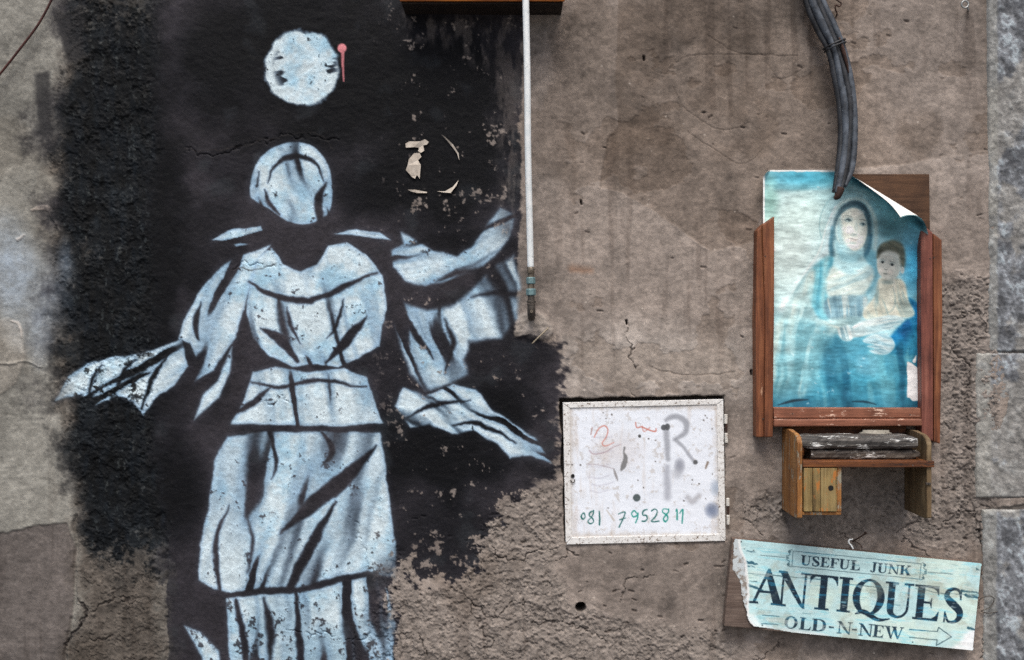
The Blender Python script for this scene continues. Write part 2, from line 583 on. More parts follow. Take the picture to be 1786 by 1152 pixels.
# edges where one plaster coat ends
def ridge(pts, w, hgt, warp=8, soft=2.5):
    ww, m = cv.mask_stroke(pts, w, soft, warp)
    H[ww] += m * f32(hgt)
ridge([(1078, 140), (1076, 222), (1058, 245), (1046, 326)], 2.0, 0.0014)
ridge([(1046, 326), (1090, 340), (1135, 362), (1190, 405), (1235, 440)], 1.5, 0.001)
ridge([(132, 900), (133, 960), (128, 1060), (112, 1160)], 3, -0.006, 14)
ridge([(292, 960), (290, 1160)], 2, -0.003, 10)
ridge([(1655, 180), (1650, 470)], 12, 0.0016, 10, 6)
ridge([(0, 634), (45, 632), (72, 640)], 1.2, 0.003, 8)
# scratched arcs in the render
for a in ([(1160, 130), (1200, 98), (1290, 95), (1390, 98)], [(1338, 110), (1362, 136), (1402, 118)], [(1175, 150), (1195, 190), (1260, 226), (1310, 215)],
          [(1235, 60), (1280, 90), (1330, 95)], [(1130, 640), (1210, 655), (1280, 648)], [(1200, 230), (1290, 285), (1330, 260)]):
    ww, m = cv.mask_stroke(a, 0.7, 1.2, 8)
    H[ww] -= m * 0.0014
    base[ww] = mix(base[ww], (84, 75, 68), m * 0.55)

runs = smooth(.56, .74, fbm(X, Y * .06, 16, 181, 3, .6)) * smooth(.4, .65, fbm(X, Y, 220, 182, 3))
base = mix(base, base * np.array((.86, .85, .845), f32), runs * .8)
stain = smooth(.60, .72, fbm(X, Y * .8, 150, 183, 5, .55))
base = mix(base, base * np.array((.84, .82, .80), f32), stain * .6)
# cracks
jx = (fbm(X, Y, 30, 191, 3, .6) - .5) * 34 + (vnoise(X, Y, 6, 192) - .5) * 7
jy = (fbm(X, Y, 30, 193, 3, .6) - .5) * 34 + (vnoise(X, Y, 6, 194) - .5) * 7
def crack(pts, ws, depth=0.0045, dirt=(52, 47, 44), op=0.7):
    ws = [q * .72 for q in ws]
    p = np.array(pts, float)
    w = cv.win(p, 30)
    sd = sd_stroke(X[w] + jx[w], Y[w] + jy[w], [tuple(q) for q in p], ws)
    brk = smooth(0.30, 0.50, n_fin[w])
    m = smooth(1.3, -0.8, sd - (brk - 1) * 0.9) * (0.25 + .75 * brk)
    H[w] -= m * f32(depth)
    base[w] = mix(base[w], dirt, m * f32(op))
    lip = smooth(5, 1, sd) * smooth(.5, .7, n_mid[w])
    H[w] += lip * .0007
cracks = [([(808, 1030), (835, 1060), (850, 1075), (880, 1060), (912, 1048), (918, 1075)], [1.2, 1.4, 1.6, 1.6, 1.3, .5]),
          ([(925, 1080), (945, 1090), (975, 1086), (1000, 1096), (1030, 1106), (1060, 1118)], [.8, 2.2, 2.0, 1.8, 1.2, .5]),
          ([(838, 960), (870, 966), (905, 985), (930, 970), (965, 950)], [.6, 1.4, 1, 1.4, .6]),
          ([(835, 1060), (838, 1100), (850, 1150)], [1, 1, .6]), ([(615, 1100), (617, 1130), (622, 1152)], [1, 1.3, 1]),
          ([(500, 1094), (560, 1108), (615, 1112), (690, 1116), (720, 1100), (725, 1080)], [.5, .9, 1.1, 1, 1.4, .6]),
          ([(725, 1100), (738, 1130), (742, 1152)], [1, 1.2, .6]), ([(1450, 925), (1476, 940), (1492, 944)], [.6, 1, .5]),
          ([(1575, 944), (1600, 955), (1635, 975)], [1.4, 1.4, .5]), ([(1370, 1120), (1340, 1132), (1320, 1152)], [.5, 1, .6]),
          ([(960, 985), (990, 962), (1020, 958)], [.5, 1.5, .5]), ([(1100, 560), (1098, 610), (1104, 690)], [.4, .8, .5]),
          ([(400, 470), (420, 465), (440, 470), (480, 462)], [.6, 1, 1, .4]), ([(320, 260), (390, 262), (440, 250), (540, 232), (580, 258)], [.5, 1.3, .8, .8, 1]),
          ([(130, 1040), (150, 1064), (140, 1090), (118, 1120)], [1, 2.6, 2.4, 2]), ([(160, 1060), (200, 1048), (240, 1052)], [1.2, 1.6, .6]),
          ([(145, 1120), (190, 1112), (215, 1120)], [1.4, 1.6, .6]), ([(1660, 600), (1690, 640), (1676, 700), (1700, 760), (1712, 800)], [.8, 1.6, 1.2, 1.8, 1]),
          ([(1640, 560), (1700, 550), (1730, 575)], [.8, 1.2, .8]), ([(1560, 930), (1640, 905), (1705, 890)], [.5, 1.3, .8]),
          ([(1700, 880), (1716, 960), (1722, 1080), (1716, 1152)], [1, 1.6, 1.6, 1.4]), ([(600, 905), (628, 912), (640, 990)], [.5, .8, .4]),
          ([(1080, 1050), (1090, 1012), (1150, 1000)], [.6, .9, .4]), ([(1290, 880), (1330, 930)], [.5, .8]), ([(460, 700), (500, 705)], [.5, .8])]
for p, w in cracks:
    crack(p, w)
rng = np.random.RandomState(8)
for i in range(230):                                   # small chips and pits scattered over the render
    if i < 90: x, y = rng.uniform(1000, 1730), rng.uniform(0, 1152)
    elif i < 170: x, y = rng.uniform(700, 1300), rng.uniform(860, 1152)
    else: x, y = rng.uniform(1630, 1735), rng.uniform(480, 950)
    L = rng.uniform(2, 9); a = rng.uniform(-0.5, 0.5)
    ww, m = cv.mask_stroke([(x, y), (x + L * math.cos(a), y + L * math.sin(a))], rng.uniform(0.6, 2.0), 1.2, 6)
    H[ww] -= m * f32(rng.uniform(0.001, 0.004))
    base[ww] = mix(base[ww], (60, 53, 49), m * 0.55)
for x, y in ((1013, 352), (1310, 649), (1092, 562), (1123, 100)):
    ww, m = cv.mask_stroke([(x, y - 2), (x + 1, y + 4)], 1.6, 1.2, 2)
    H[ww] -= m * 0.01; base[ww] = mix(base[ww], (34, 28, 26), m * 0.9)
for i in range(120):                                   # pale grains
    x, y = rng.uniform(690, 1735), rng.uniform(0, 1152)
    ww, m = cv.mask_stroke([(x, y), (x + 1, y)], rng.uniform(0.4, 1.3), 1.0, 2)
    base[ww] = mix(base[ww], (196, 188, 178), m * 0.7)
# drilled hole
ww, m = cv.mask_poly([(1013 + 8.5 * math.cos(a), 1059 + 8.5 * math.sin(a)) for a in np.linspace(0, 6.28, 16, endpoint=False)], 1.0, 3, False)
H[ww] -= m * 0.05
base[ww] = mix(base[ww], (42, 38, 36), m)
# socket of the steel meter box cut into the plaster, and a rust stain
box_out = [(980, 701), (1263, 695), (1268, 946), (985, 952)]
ww, m = cv.mask_poly([(976, 696), (1262, 691), (1263, 941), (986, 946)], 1.6, 7, False)
H[ww] = H[ww] * (1 - m) + m * -0.03
base[ww] = mix(base[ww], (70, 64, 60), m)
ww, m = cv.mask_stroke([(998, 468), (1030, 472)], [5, 3], 8, 10)
base[ww] = mix(base[ww], (150, 104, 76), m * 0.45)
# mortar lump round the foot of the pipe
lump = region([(902, 560), (915, 548), (940, 545), (958, 560), (962, 580), (945, 590), (915, 592), (900, 582)], 6, 12, True)
H += lump * (0.006 + (w8 - 0.5) * 0.004)
base = mix(base, (150, 143, 136), lump * 0.8)
# pale plaster flakes torn open on the side by the frame edge
for pts, w in (([(55, 366), (72, 362), (86, 366), (92, 380), (103, 402)], [2, 4.5, 4, 2.5, 1.4]), ([(30, 418), (42, 412)], [3, 1.5]),
               ([(20, 560), (34, 566), (38, 590)], [1, 2.5, 1])):
    ww, m = cv.mask_stroke(pts, w, 1.2, 6)
    base[ww] = mix(base[ww], (176, 166, 154), m * 0.9); H[ww] += m * 0.002

# ---- sprayed black ground of the mural
rough_fac = cv.new() + 0.92
field_pts = [(96, -1300), (92, -40), (98, 60), (118, 110), (116, 150), (84, 200), (64, 250), (66, 320), (74, 400), (104, 470), (92, 560), (96, 640),
             (88, 720), (104, 800), (116, 880), (124, 945), (170, 1000), (215, 1030), (250, 1010), (286, 1020), (292, 1010), (292, 1240), (690, 1240), (676, 1100), (690, 1000),
             (712, 985), (728, 1012), (748, 1022), (770, 1000), (800, 1012), (826, 998), (832, 955), (858, 930), (866, 880), (905, 858), (960, 838), (978, 800), (976, 720),
             (984, 660), (978, 602), (950, 585), (900, 588), (902, 480), (908, 380), (908, 250), (912, 30), (912, -40), (912, -700), (700, -1300)]
sdF = sd_poly(X + 14 * cv.wx, Y + 14 * cv.wy, np.array(field_pts, float))
rag = smooth(800, 900, Y) * smooth(600, 680, X)
field_sharp = smooth(2.2, -2.2, sdF + (n_fin - .5) * (6 + 62 * rag) + (n_grit - .5) * (4 + 14 * rag) + (nB - .5) * 60 * rag)
field_soft = smooth(44, -44, sdF + 14 + (n_mid - .5) * 150 + (n_fin - .5) * 40 + (n_grit - .5) * 20) * (.9 + .15 * n_fin)
soft_side = smooth(330, 130, X)                        # feathered on the far side, brushed hard on the other
brushed = smooth(905, 945, X) * smooth(560, 610, Y) * smooth(880, 830, Y)
field_br = smooth(9, -9, sdF + (n_fin - .5) * 34 + (fbm(X * .5 + Y * .3, Y * 1.4 - X * .5, 9, 98, 3) - .5) * 46)
field_sharp = field_sharp * (1 - brushed) + field_br * brushed
field = field_sharp * (1 - soft_side) + field_soft * soft_side
wear = smooth(0.64, 0.70, n_fin * 0.55 + n_mid * 0.30 + n_grit * .25 + 0.10 * smooth(850, 1010, Y) - 0.06)
field_p = field * (1 - 0.75 * wear * smooth(620, 720, X))
# the strip: worn towards its foot, plaster grit shows through
strip_wear = smooth(0.56, 0.68, n_fin * 0.5 + 0.2 * n_mid + .3 * n_grit + 0.26 * smooth(900, 1040, Y) + 0.13 * smooth(170, -30, Y)) * strip
field_p *= 1 - strip_wear * (0.2 + 0.6 * smooth(900, 1000, Y) + 0.3 * smooth(120, 20, Y))
# scuffed column beside the pipe
scuff = region([(850, 30), (910, 20), (906, 360), (880, 390), (872, 250), (846, 120), (700, 60), (705, 25)], 18, 40) * smooth(0.36, 0.62, fbm(X, Y * 0.35, 12, 90, 4, 0.6))
field_p *= 1 - 0.42 * scuff
inky = cv.new()
for c, r, a in (((560, 60), (300, 110), .9), ((400, 110), (120, 150), .9), ((600, 175), (240, 90), .7), ((770, 300), (140, 170), .8), ((780, 780), (130, 90), 1.0), ((690, 800), (90, 110), .7),
                ((310, 860), (70, 120), .9), ((800, 420), (110, 40), .7), ((220, 420), (120, 420), .9), ((770, 930), (110, 120), .6), ((330, 560), (60, 140), .35), ((850, 720), (120, 70), .5), ((560, 130), (360, 150), .8), ((800, 180), (130, 200), .75), ((700, 330), (120, 80), .6), ((150, 700), (90, 300), .9)):
    q = ((X - c[0]) / r[0]) ** 2 + ((Y - c[1]) / r[1]) ** 2
    inky = np.maximum(inky, a * np.clip(1 - q, 0, 1))
dk = mix(np.zeros_like(base) + np.array((47, 45, 50), f32), (7, 8, 12), np.clip(inky * 1.25 + .55 * smooth(.42, .62, fbm(X, Y, 130, 99, 4)) - .1, 0, 1))
dk = mix(dk, np.array((9, 13, 17), f32) * (0.15 + 1.6 * fbm(X, Y * 0.35, 9, 95, 3))[..., None], strip)
dk = mix(dk, (70, 76, 76), strip * smooth(.62, .72, n_ver * .55 + n_grit * .45) * .5)
dk *= (0.82 + 0.36 * n_mid + 0.30 * (n_fin - 0.5) + 0.2 * (n_grit - 0.5))[..., None]
dk = mix(dk, (54, 60, 64), smooth(0.60, 0.8, fbm(X, Y, 46, 97, 4)) * 0.35)
paint = mix(base, dk, field_p)
rough_fac = rough_fac * (1 - field_p) + 0.72 * field_p
# roller swipes on the grey plaster
for pts in ([(60, 130), (84, 124), (92, 236), (66, 240)], [(98, 32), (150, 24), (146, 100), (118, 112)]):
    ww, m = cv.mask_poly(pts, 5, 14, False)
    k = m * (0.45 + 0.5 * n_fin[ww])
    paint[ww] = mix(paint[ww], (38, 38, 40), k)
# pale blue overspray on the grey side
for c, r, a in (((10, 460), (60, 110), .55), ((60, 520), (80, 120), .35), ((112, 455), (20, 50), .3), ((70, 590), (30, 70), .25)):
    q = ((X - c[0]) / r[0]) ** 2 + ((Y - c[1]) / r[1]) ** 2
    paint = mix(paint, (168, 190, 214), a * np.clip(1 - q, 0, 1) ** 1.4 * (0.35 + 0.9 * n_fin))

# ---- pale stencilled drapery: a plain veiled figure in a wide cloak (our own drawing, folds from noise)
pale = cv.new(); halo = cv.new(); tone = cv.new() + 1
fold_seed = [700]
def add(pts, ang=90, along=150, across=24, thr=0.43, soft=1.5, warp=5.0, blue=12, spline=False, side=0.0):
    """cloth panel: a cut outline filled with tapering fold gaps that run at angle ang"""
    fold_seed[0] += 17
    p = catmull(pts, 5, True) if spline else np.array(pts, float)
    w = cv.win(p, blue + warp + 3)
    x = X[w] + f32(warp) * cv.wx[w]; y = Y[w] + f32(warp) * cv.wy[w]
    sd = sd_poly(x, y, p)
    ca_, sa_ = math.cos(math.radians(ang)), math.sin(math.radians(ang))
    a_ = x * ca_ + y * sa_; b_ = -x * sa_ + y * ca_
    b_ = b_ + 16 * (vnoise(x, y, 70, fold_seed[0]) - .5) + 2.5 * (n_fin[w] - .5)
    fo = vnoise(a_ / along, b_ / across, 1.0, fold_seed[0] + 1) * .68 + vnoise(a_ / (along * .5), b_ / (across * .45), 1.0, fold_seed[0] + 2) * .32
    fo = fo - side * np.clip(1 + sd / 34, 0, 1)
    wdt_ = 0.04 + 0.16 * smooth(0.45, 0.8, vnoise(x, y, 90, fold_seed[0] + 5))
    m = smooth(soft, -soft, sd) * smooth(thr - wdt_, thr + wdt_, fo)
    tone[w] = np.where(sd < 1, smooth(thr + .02, thr + .34, fo), tone[w])
    pale[w] = np.maximum(pale[w], m)
    h_ = smooth(blue, -blue, sd) * smooth(thr - .16, thr + .16, fo)
    halo[w] = np.maximum(halo[w], h_)
def cut(pts, ws, soft=2.4, warp=9.0, op=1.0):
    w, m = cv.mask_stroke(pts, ws, soft, warp)
    pale[w] *= 1 - m * f32(op)
    w, m = cv.mask_stroke(pts, ws, soft + 5, warp)
    halo[w] *= 1 - m * f32(op)
# veiled head, no features
add([(436, 336), (446, 288), (472, 260), (510, 249), (546, 256), (570, 284), (580, 326), (576, 366), (556, 384), (530, 392), (500, 386), (470, 366), (448, 352)], 75, 110, 22, .24, 1.8, 4, 14, True)
cut([(468, 318), (480, 288), (512, 274), (548, 284), (566, 316)], [.5, 3, 4, 3, .5]); cut([(570, 318), (556, 350), (560, 386)], [1, 8, 6], 3); cut([(462, 330), (470, 356), (486, 376)], [.4, 4, 1.5], 2.5)
cut([(452, 300), (448, 324)], [.4, 1.8]); 
# cape spread from the shoulders, wind-blown ends without hands
add([(472, 428), (420, 446), (376, 472), (344, 516), (322, 560), (312, 592), (330, 600), (346, 628), (336, 668), (372, 646), (410, 590), (430, 528), (446, 464)], 115, 170, 22, .32, 2.2, 7)
cut([(352, 530), (342, 560), (346, 592)], [.6, 5, 3], 2.5)
add([(454, 394), (428, 400), (404, 398), (370, 420), (398, 420), (412, 430), (440, 424), (462, 414)], 165, 90, 12, .30)
add([(318, 590), (286, 606), (250, 618), (206, 622), (160, 630), (122, 656), (98, 700), (140, 688), (168, 706), (204, 690), (232, 700), (250, 724), (272, 694), (304, 672), (328, 640)], 152, 120, 15, .35, 2, 8)
cut([(296, 618), (270, 650), (248, 712)], [.5, 4, 2]); cut([(236, 628), (212, 654), (200, 690)], [.4, 4, 1.6]); cut([(180, 636), (160, 664), (154, 694)], [.4, 3, 1.4])
add([(404, 606), (400, 650), (380, 694), (340, 732), (352, 690), (378, 664)], 115, 140, 18, .28, 3)
# chest
add([(474, 432), (494, 462), (524, 474), (552, 462), (572, 430), (604, 424), (640, 446), (668, 480), (674, 540), (662, 604), (634, 620), (590, 640), (548, 636), (510, 640), (470, 622), (440, 590), (430, 540), (436, 490), (448, 450)], 74, 120, 19, .22, 1.8, 6)
cut([(434, 492), (474, 514), (520, 524), (560, 520), (610, 496), (660, 476)], [1.5, 5, 6, 5, 4, 1]); cut([(640, 552), (610, 590), (570, 632)], [.6, 9, 2]); cut([(456, 574), (488, 592), (518, 630)], [.6, 9, 3])
cut([(600, 520), (592, 556), (572, 590)], [.4, 3.4, .6]); cut([(500, 536), (506, 566), (524, 600)], [.4, 3.4, .6])
# sash and upper skirt
add([(440, 650), (480, 640), (540, 650), (600, 642), (640, 658), (654, 700), (668, 738), (600, 744), (530, 742), (402, 740), (424, 700)], 82, 160, 20, .22, 2, 6)
cut([(436, 668), (490, 676), (550, 664), (640, 676)], [1, 3.4, 3.4, 1.4]); cut([(474, 676), (440, 704), (408, 720)], [.6, 6, 2]); 
add([(584, 408), (622, 400), (664, 406), (682, 418), (640, 414)], 8, 90, 12, .26)
# far side of the cloak
add([(684, 436), (704, 426), (700, 406), (724, 418), (756, 438), (796, 448), (826, 430), (848, 394), (872, 364), (900, 374), (892, 410), (864, 446), (832, 474), (790, 490), (740, 500), (706, 490), (686, 466)], 158, 170, 17, .31, 3, 7)
add([(688, 516), (706, 530), (744, 542), (794, 534), (824, 504), (856, 470), (896, 446), (908, 500), (902, 556), (876, 590), (818, 596), (810, 628), (816, 652), (786, 668), (744, 682), (716, 650), (700, 610), (690, 566)], 66, 180, 22, .31, 5, 8)
cut([(820, 518), (860, 512), (912, 514)], [.6, 4, 5], 5); cut([(698, 530), (720, 580), (756, 626)], [1, 6, 1]); cut([(776, 556), (790, 600), (776, 650)], [.4, 4, 1.4], 3)
add([(690, 708), (704, 676), (744, 690), (790, 670), (832, 682), (856, 712), (890, 736), (934, 764), (964, 810), (926, 796), (890, 800), (868, 776), (826, 752), (786, 756), (748, 740), (716, 746)], 30, 130, 15, .34, 2.4, 8)
cut([(712, 728), (756, 706), (820, 700)], [1, 4, .6]); cut([(790, 742), (838, 740), (900, 774)], [1, 4, 1])
# long skirt and under skirt
add([(396, 764), (450, 754), (540, 753), (664, 756), (672, 810), (680, 880), (690, 960), (690, 1010), (640, 996), (580, 1008), (520, 1024), (450, 1026), (400, 1034), (372, 1028), (346, 1014), (350, 950), (366, 870), (376, 800)], 104, 260, 30, .31, 2.4, 7)
cut([(656, 778), (604, 832), (548, 878), (488, 932)], [1, 13, 13, 1], 3); cut([(586, 876), (552, 936), (524, 986), (506, 1030)], [2, 8, 9, 7], 3); cut([(400, 880), (376, 950), (382, 1030)], [.6, 4, 3]); cut([(432, 900), (440, 950), (430, 1000)], [.5, 3.4, .6], 4)
cut([(470, 756), (482, 800), (472, 836)], [4, 3.6, .6]); cut([(560, 756), (580, 786), (560, 818)], [2, 6, .5])
add([(394, 1046), (440, 1040), (500, 1036), (560, 1026), (600, 1014), (650, 1006), (676, 1030), (690, 1090), (676, 1240), (404, 1240)], 88, 220, 24, .32, 2.4, 7)
cut([(460, 1046), (472, 1100), (470, 1160)], [2, 7, 1], 4); cut([(410, 1050), (424, 1110), (440, 1240)], [3, 6, 6], 2.5); cut([(516, 1034), (520, 1090), (536, 1240)], [3, 5, 6], 2.5)
add([(322, 1092), (350, 1104), (380, 1136), (400, 1240), (364, 1240), (352, 1150)], 60, 160, 30, .2, 3)
# plain round blot over it
fig = pale.copy()
disc = cv.new()
dp = [(528 + 66 * math.cos(a), 119 + 66 * math.sin(a)) for a in np.linspace(0, 2 * math.pi, 40, endpoint=False)]
w, m = cv.mask_poly(dp, 4, 16, False); disc[w] = m
dn = fbm(X * .55 + Y * .12, Y * 1.5, 40, 147, 4, .6)
disc *= 1 - .85 * smooth(.52, .58, dn) * smooth(64, 44, np.hypot(X - 534, Y - 116))
pale = np.maximum(pale, disc)
halo = np.maximum(halo, disc)
flake = smooth(0.66, 0.74, n_fin * 0.7 + 0.3 * n_grit + 0.10 * smooth(960, 1150, Y) + 0.05 * strip)
pitted = smooth(0.50, 0.40, w8) * strip
wash = fbm(X, Y, 60, 120, 4, 0.6)
pc = mix(np.zeros_like(base) + np.array((196, 213, 220), f32), (150, 186, 206), smooth(0.42, 0.74, wash * .7 + n_fin * .3))
pc = mix(pc, (140, 172, 202), (1 - smooth(0.35, 0.98, halo)) * 0.8)
pc = mix(pc, (124, 158, 178), smooth(960, 1130, Y) * 0.55 * smooth(0.35, 0.6, n_mid))
pc = mix(pc, (118, 148, 172), (1 - tone) * .62)
pc *= (1 + 0.18 * (n_fin - 0.5) + 0.16 * (n_grit - 0.5) + 0.10 * (trowel - 0.5))[..., None]
pa = pale * (1 - 0.8 * flake) * (1 - 0.6 * smooth(0.60, 0.68, n_fin) * strip) * field_soft ** 0.3
spray = (halo - pale).clip(0, 1) * 0.35
paint = mix(paint, (92, 104, 124), spray)
paint = mix(paint, pc, pa)
rough_fac = rough_fac * (1 - pa) + 0.8 * pa
w, m = cv.mask_poly([(597 + 8 * math.cos(a), 85 + 8 * math.sin(a)) for a in np.linspace(0, 6.28, 12, endpoint=False)], 1.5, 2, False)
paint[w] = mix(paint[w], (205, 130, 136), m)
w, m = cv.mask_stroke([(598, 90), (599, 120), (600, 142)], [3.2, 1.8, 1.2], 1, 2)
paint[w] = mix(paint[w], (190, 118, 124), m * 0.9)
# cracks also break the paint
for p, ww_ in cracks[12:15] + cracks[20:21]:
    w, m = cv.mask_stroke(p, ww_, 1.2, 16)
    paint[w] = mix(paint[w], (40, 37, 36), m * 0.7)
# wall paint ends at the plaster edge by the stone: grey lime bloom
edge_pts = [(1738, -1300), (1735, 60), (1737, 130), (1742, 140), (1736, 170), (1736, 330), (1737, 470), (1741, 500), (1736, 560), (1728, 592), (1738, 610),
            (1752, 640), (1762, 690), (1754, 726), (1738, 760), (1722, 790), (1716, 838), (1712, 860), (1722, 868), (1790, 868), (1900, 866), (1900, 880), (1790, 882),
            (1724, 888), (1718, 930), (1719, 1030), (1716, 1100), (1718, 1240), (1716, 1800), (2900, 1800), (2900, -1300)]
stone_zone = region(edge_pts, 2.2, 9)
bloom = region(edge_pts, 9, 14) * smooth(0.35, 0.6, n_fin)
paint = mix(paint, (160, 158, 152), bloom * 0.55)
H = H * (1 - stone_zone) + stone_zone * (-0.0035 + (n_fin - .5) * .005)
paint = mix(paint, (98, 93, 88), stone_zone)
wall_col = paint

pos = np.empty(X.shape + (3,), f32)
pos[..., 0] = (X - CX) * S
pos[..., 1] = -H
pos[..., 2] = (CY - Y) * S
def facemean(a):
    return (a[:-1, :-1] + a[1:, :-1] + a[1:, 1:] + a[:-1, 1:]) * 0.25
f_dark = facemean(np.maximum(field, 0)) > 0.5
f_fig = (facemean(fig * field_soft) > 0.5) & f_dark
f_disc = (facemean(disc) > 0.5) & f_dark
ext = {"Rgh": rough_fac}
wall = link("plaster_wall", grid_mesh("plaster_wall", pos, wall_col, ~f_dark, ext), M_wall, None, True)
tag(wall, "weathered grey-brown plastered wall with cracks and a black painted mural", "wall")
mural = link("mural", grid_mesh("mural", pos, wall_col, f_dark & ~f_fig & ~f_disc, ext), M_wall, wall, True)
mural["label"] = "black sprayed paint field brushed and scuffed over the plaster"
figure = link("painted_figure", grid_mesh("painted_figure", pos, wall_col, f_fig & ~f_disc, ext), M_wall, mural, True)
figure["label"] = "pale blue and white stencil of a plain hooded cloaked figure"
dsc = link("painted_disc", grid_mesh("painted_disc", pos, wall_col, f_disc, ext), M_wall, mural, True)
dsc["label"] = "smudged pale round blot painted above the hooded figure"

# ------------------------------------------------------------------ stone pilaster at the edge of the plaster
def stone_block(name, x0, x1, y0, y1, parent, seed, margin, lime=.12, front=0.002):
    gx2 = axis_coords(x0, x0 + 0.01, min(x1, 1815), x1, 1.8, 12)[1:]
    gy2 = np.arange(y0, y1, 1.8 if (y1 - y0) < 900 else 2.6)
    c = Canvas(gx2, gy2, seed, 20)
    x, y = c.X, c.Y
    nf = fbm(x, y, 10, seed + 1, 3, 0.65); nm = fbm(x, y, 50, seed + 2, 4); ns = fbm(x * 1.0, y * 1.0, 4, seed + 3, 2)
    st = fbm(x * 1.2 - y * 0.5, y * 0.35 + x * 0.2, 12, seed + 4, 3, 0.6)
    h = front + (nm - 0.5) * 0.006 + (nf - 0.5) * 0.0045 + (st - 0.5) * 0.004 + (ns - 0.5) * 0.0012
    col = np.array((112, 116, 121), f32) * (0.10 + 0.75 * nf + 0.75 * st + 0.4 * ns)[..., None]
    col = mix(col, (158, 170, 176), smooth(0.54, 0.64, st * 0.5 + nf * 0.3 + ns * .2) * 0.75)
    col = mix(col, (60, 62, 66), smooth(0.52, 0.64, fbm(x, y, 26, seed + 5, 4)) * 0.6)
    lm = smooth(.62 - lime, .74 - lime, fbm(x, y, 70, seed + 6, 5, .6))
    col = mix(col, np.array((142, 140, 135), f32) * (.7 + .5 * nf)[..., None], lm * .75)
    ed = smooth(margin, margin - 6, x - x0 + 7 * (nf - 0.5))
    col = mix(col, np.array((150, 150, 144), f32) * (0.7 + 0.5 * nf)[..., None], ed * 0.6)
    h += ed * 0.0015
    edge = np.minimum(np.minimum(x - x0, (y - y0)), (y1 - y))
    h -= 0.010 * np.clip(1 - edge / (2 + 5 * nf), 0, 1) ** 2
    p = np.empty(x.shape + (3,), f32)
    p[..., 0] = (x - CX) * S; p[..., 1] = -h; p[..., 2] = (CY - y) * S
    return link(name, grid_mesh(name, p, col), M_stone, parent, True)
pil = empty("stone_pilaster", ((1900 - CX) * S, 0, gz), "dark grey tooled stone pilaster lapped by plaster at the wall's edge", "pilaster")
stone_block("stone", 1722, 2300, -8, 615, pil, 301, 20)
stone_block("stone", 1700, 2300, 614.5, 870, pil, 331, 30, .3)
stone_block("stone", 1712, 2300, 888, 1720, pil, 361, 28)
stone_block("stone", 1726, 2300, -640, -14, pil, 391, 26)

# ------------------------------------------------------------------ wooden shrine box cut by the top of the frame
W_orange = wood("varnished_pine", (92, 46, 14), (150, 84, 28), (186, 116, 44), 'X', (60, 34, 18), 0.66, 0.5)
W_dark = wood("dark_brown_wood", (24, 17, 14), (36, 27, 22), (50, 38, 30), 'X', None, 0.7, 0.7)  # near-black brown wood for the underside and back
shr = empty("shrine_box", P(841, 4, 0.0), "orange-brown wooden wall shrine whose dark underside shows over the mural", "shrine")
xl, xr = P(700, 5, .085).x, P(982, 5, .085).x
zb = P(700, 6, .085).z
box("bottom_board", (xl, -.080, zb), (xr, .004, zb + .016), W_dark, shr)
box("front_rail", (xl - .004, -.089, zb + .004), (xr + .004, -.0805, zb + .034), W_orange, shr, .003)
box("side_board", (xl, -.080, zb + .0165), (xl + .014, .004, zb + .50), W_orange, shr)
box("side_board", (xr - .014, -.080, zb + .0165), (xr, .004, zb + .50), W_orange, shr)
box("back_board", (xl + .0145, -.012, zb + .0165), (xr - .0145, .004, zb + .495), W_dark, shr)
box("top_board", (xl - .012, -.095, zb + .5005), (xr + .012, .004, zb + .516), W_orange, shr)

# ------------------------------------------------------------------ white gas pipe with fittings
M_pipe = speckle("white_pipe_paint", (216, 224, 226), (236, 240, 240), (150, 148, 142), 0.42, 46, 0, 0.61, 0.1)
M_brass = speckle("dull_brass", (96, 88, 78), (130, 120, 106), (60, 56, 50), 0.45, 120, 0.5, 0.55)
M_teal = speckle("verdigris_nut", (86, 116, 122), (108, 134, 136), (66, 66, 62), 0.6, 130, 0.1, 0.58)
M_iron = speckle("grimy_iron", (58, 54, 50), (84, 78, 72), (34, 31, 29), 0.6, 120, 0.3, 0.55)
pr = empty("gas_pipe", P(926, 556, .02), "thin white vertical gas pipe with verdigris nuts ending in plaster", "pipe")
pts = [P(916.0, -420, .112), P(916.6, -60, .108), P(917, 0, .104), P(919.6, 130, .09), P(921.0, 270, .068), P(924, 400, .046), P(925.6, 470, .036)]
tube("tube", pts, 0.0078, M_pipe, pr, 18)
def fit(y0, y1, r0, mat, name, prof=None, sides=20, smooth_=True):
    a, bb = P(925.6 + (y0 - 470) * .014, y0, .036), P(925.6 + (y1 - 470) * .014, y1, .036)
    ax = bb - a; L = ax.length
    prof = prof or [(0, r0 * .86), (L * .12, r0), (L * .88, r0), (L, r0 * .86)]
    prof = [(h * (L if h <= 1 and prof is not None and max(p[0] for p in prof) == 1 else 1), r) for h, r in prof]
    return lathe(name, a, ax, prof, mat, pr, sides, smooth_)
fit(466, 478, .0092, M_brass, "ferrule")
fit(478, 485, .0074, M_brass, "collar")
fit(484, 496, .0108, M_teal, "hex_nut", None, 6, False)
fit(496, 505, .0082, M_brass, "collar")
fit(504, 516, .0118, M_teal, "hex_nut", None, 6, False)
fit(516, 525, .0082, M_iron, "collar")
fit(524, 529, .0104, M_iron, "washer")
fit(530, 534, .0098, M_iron, "washer")
tube("elbow", [P(926.5, 530, .036), P(926.8, 541, .036), P(927, 549, .030), P(927, 553, .016), P(927, 554, -.01)], [.0088, .0098, .0098, .0092, .0085], M_iron, pr, 16)
lathe("bleed_screw", P(927, 544, .044), (0, -1, 0), [(0, .004), (.006, .004), (.0075, .003)], M_brass, pr, 10)

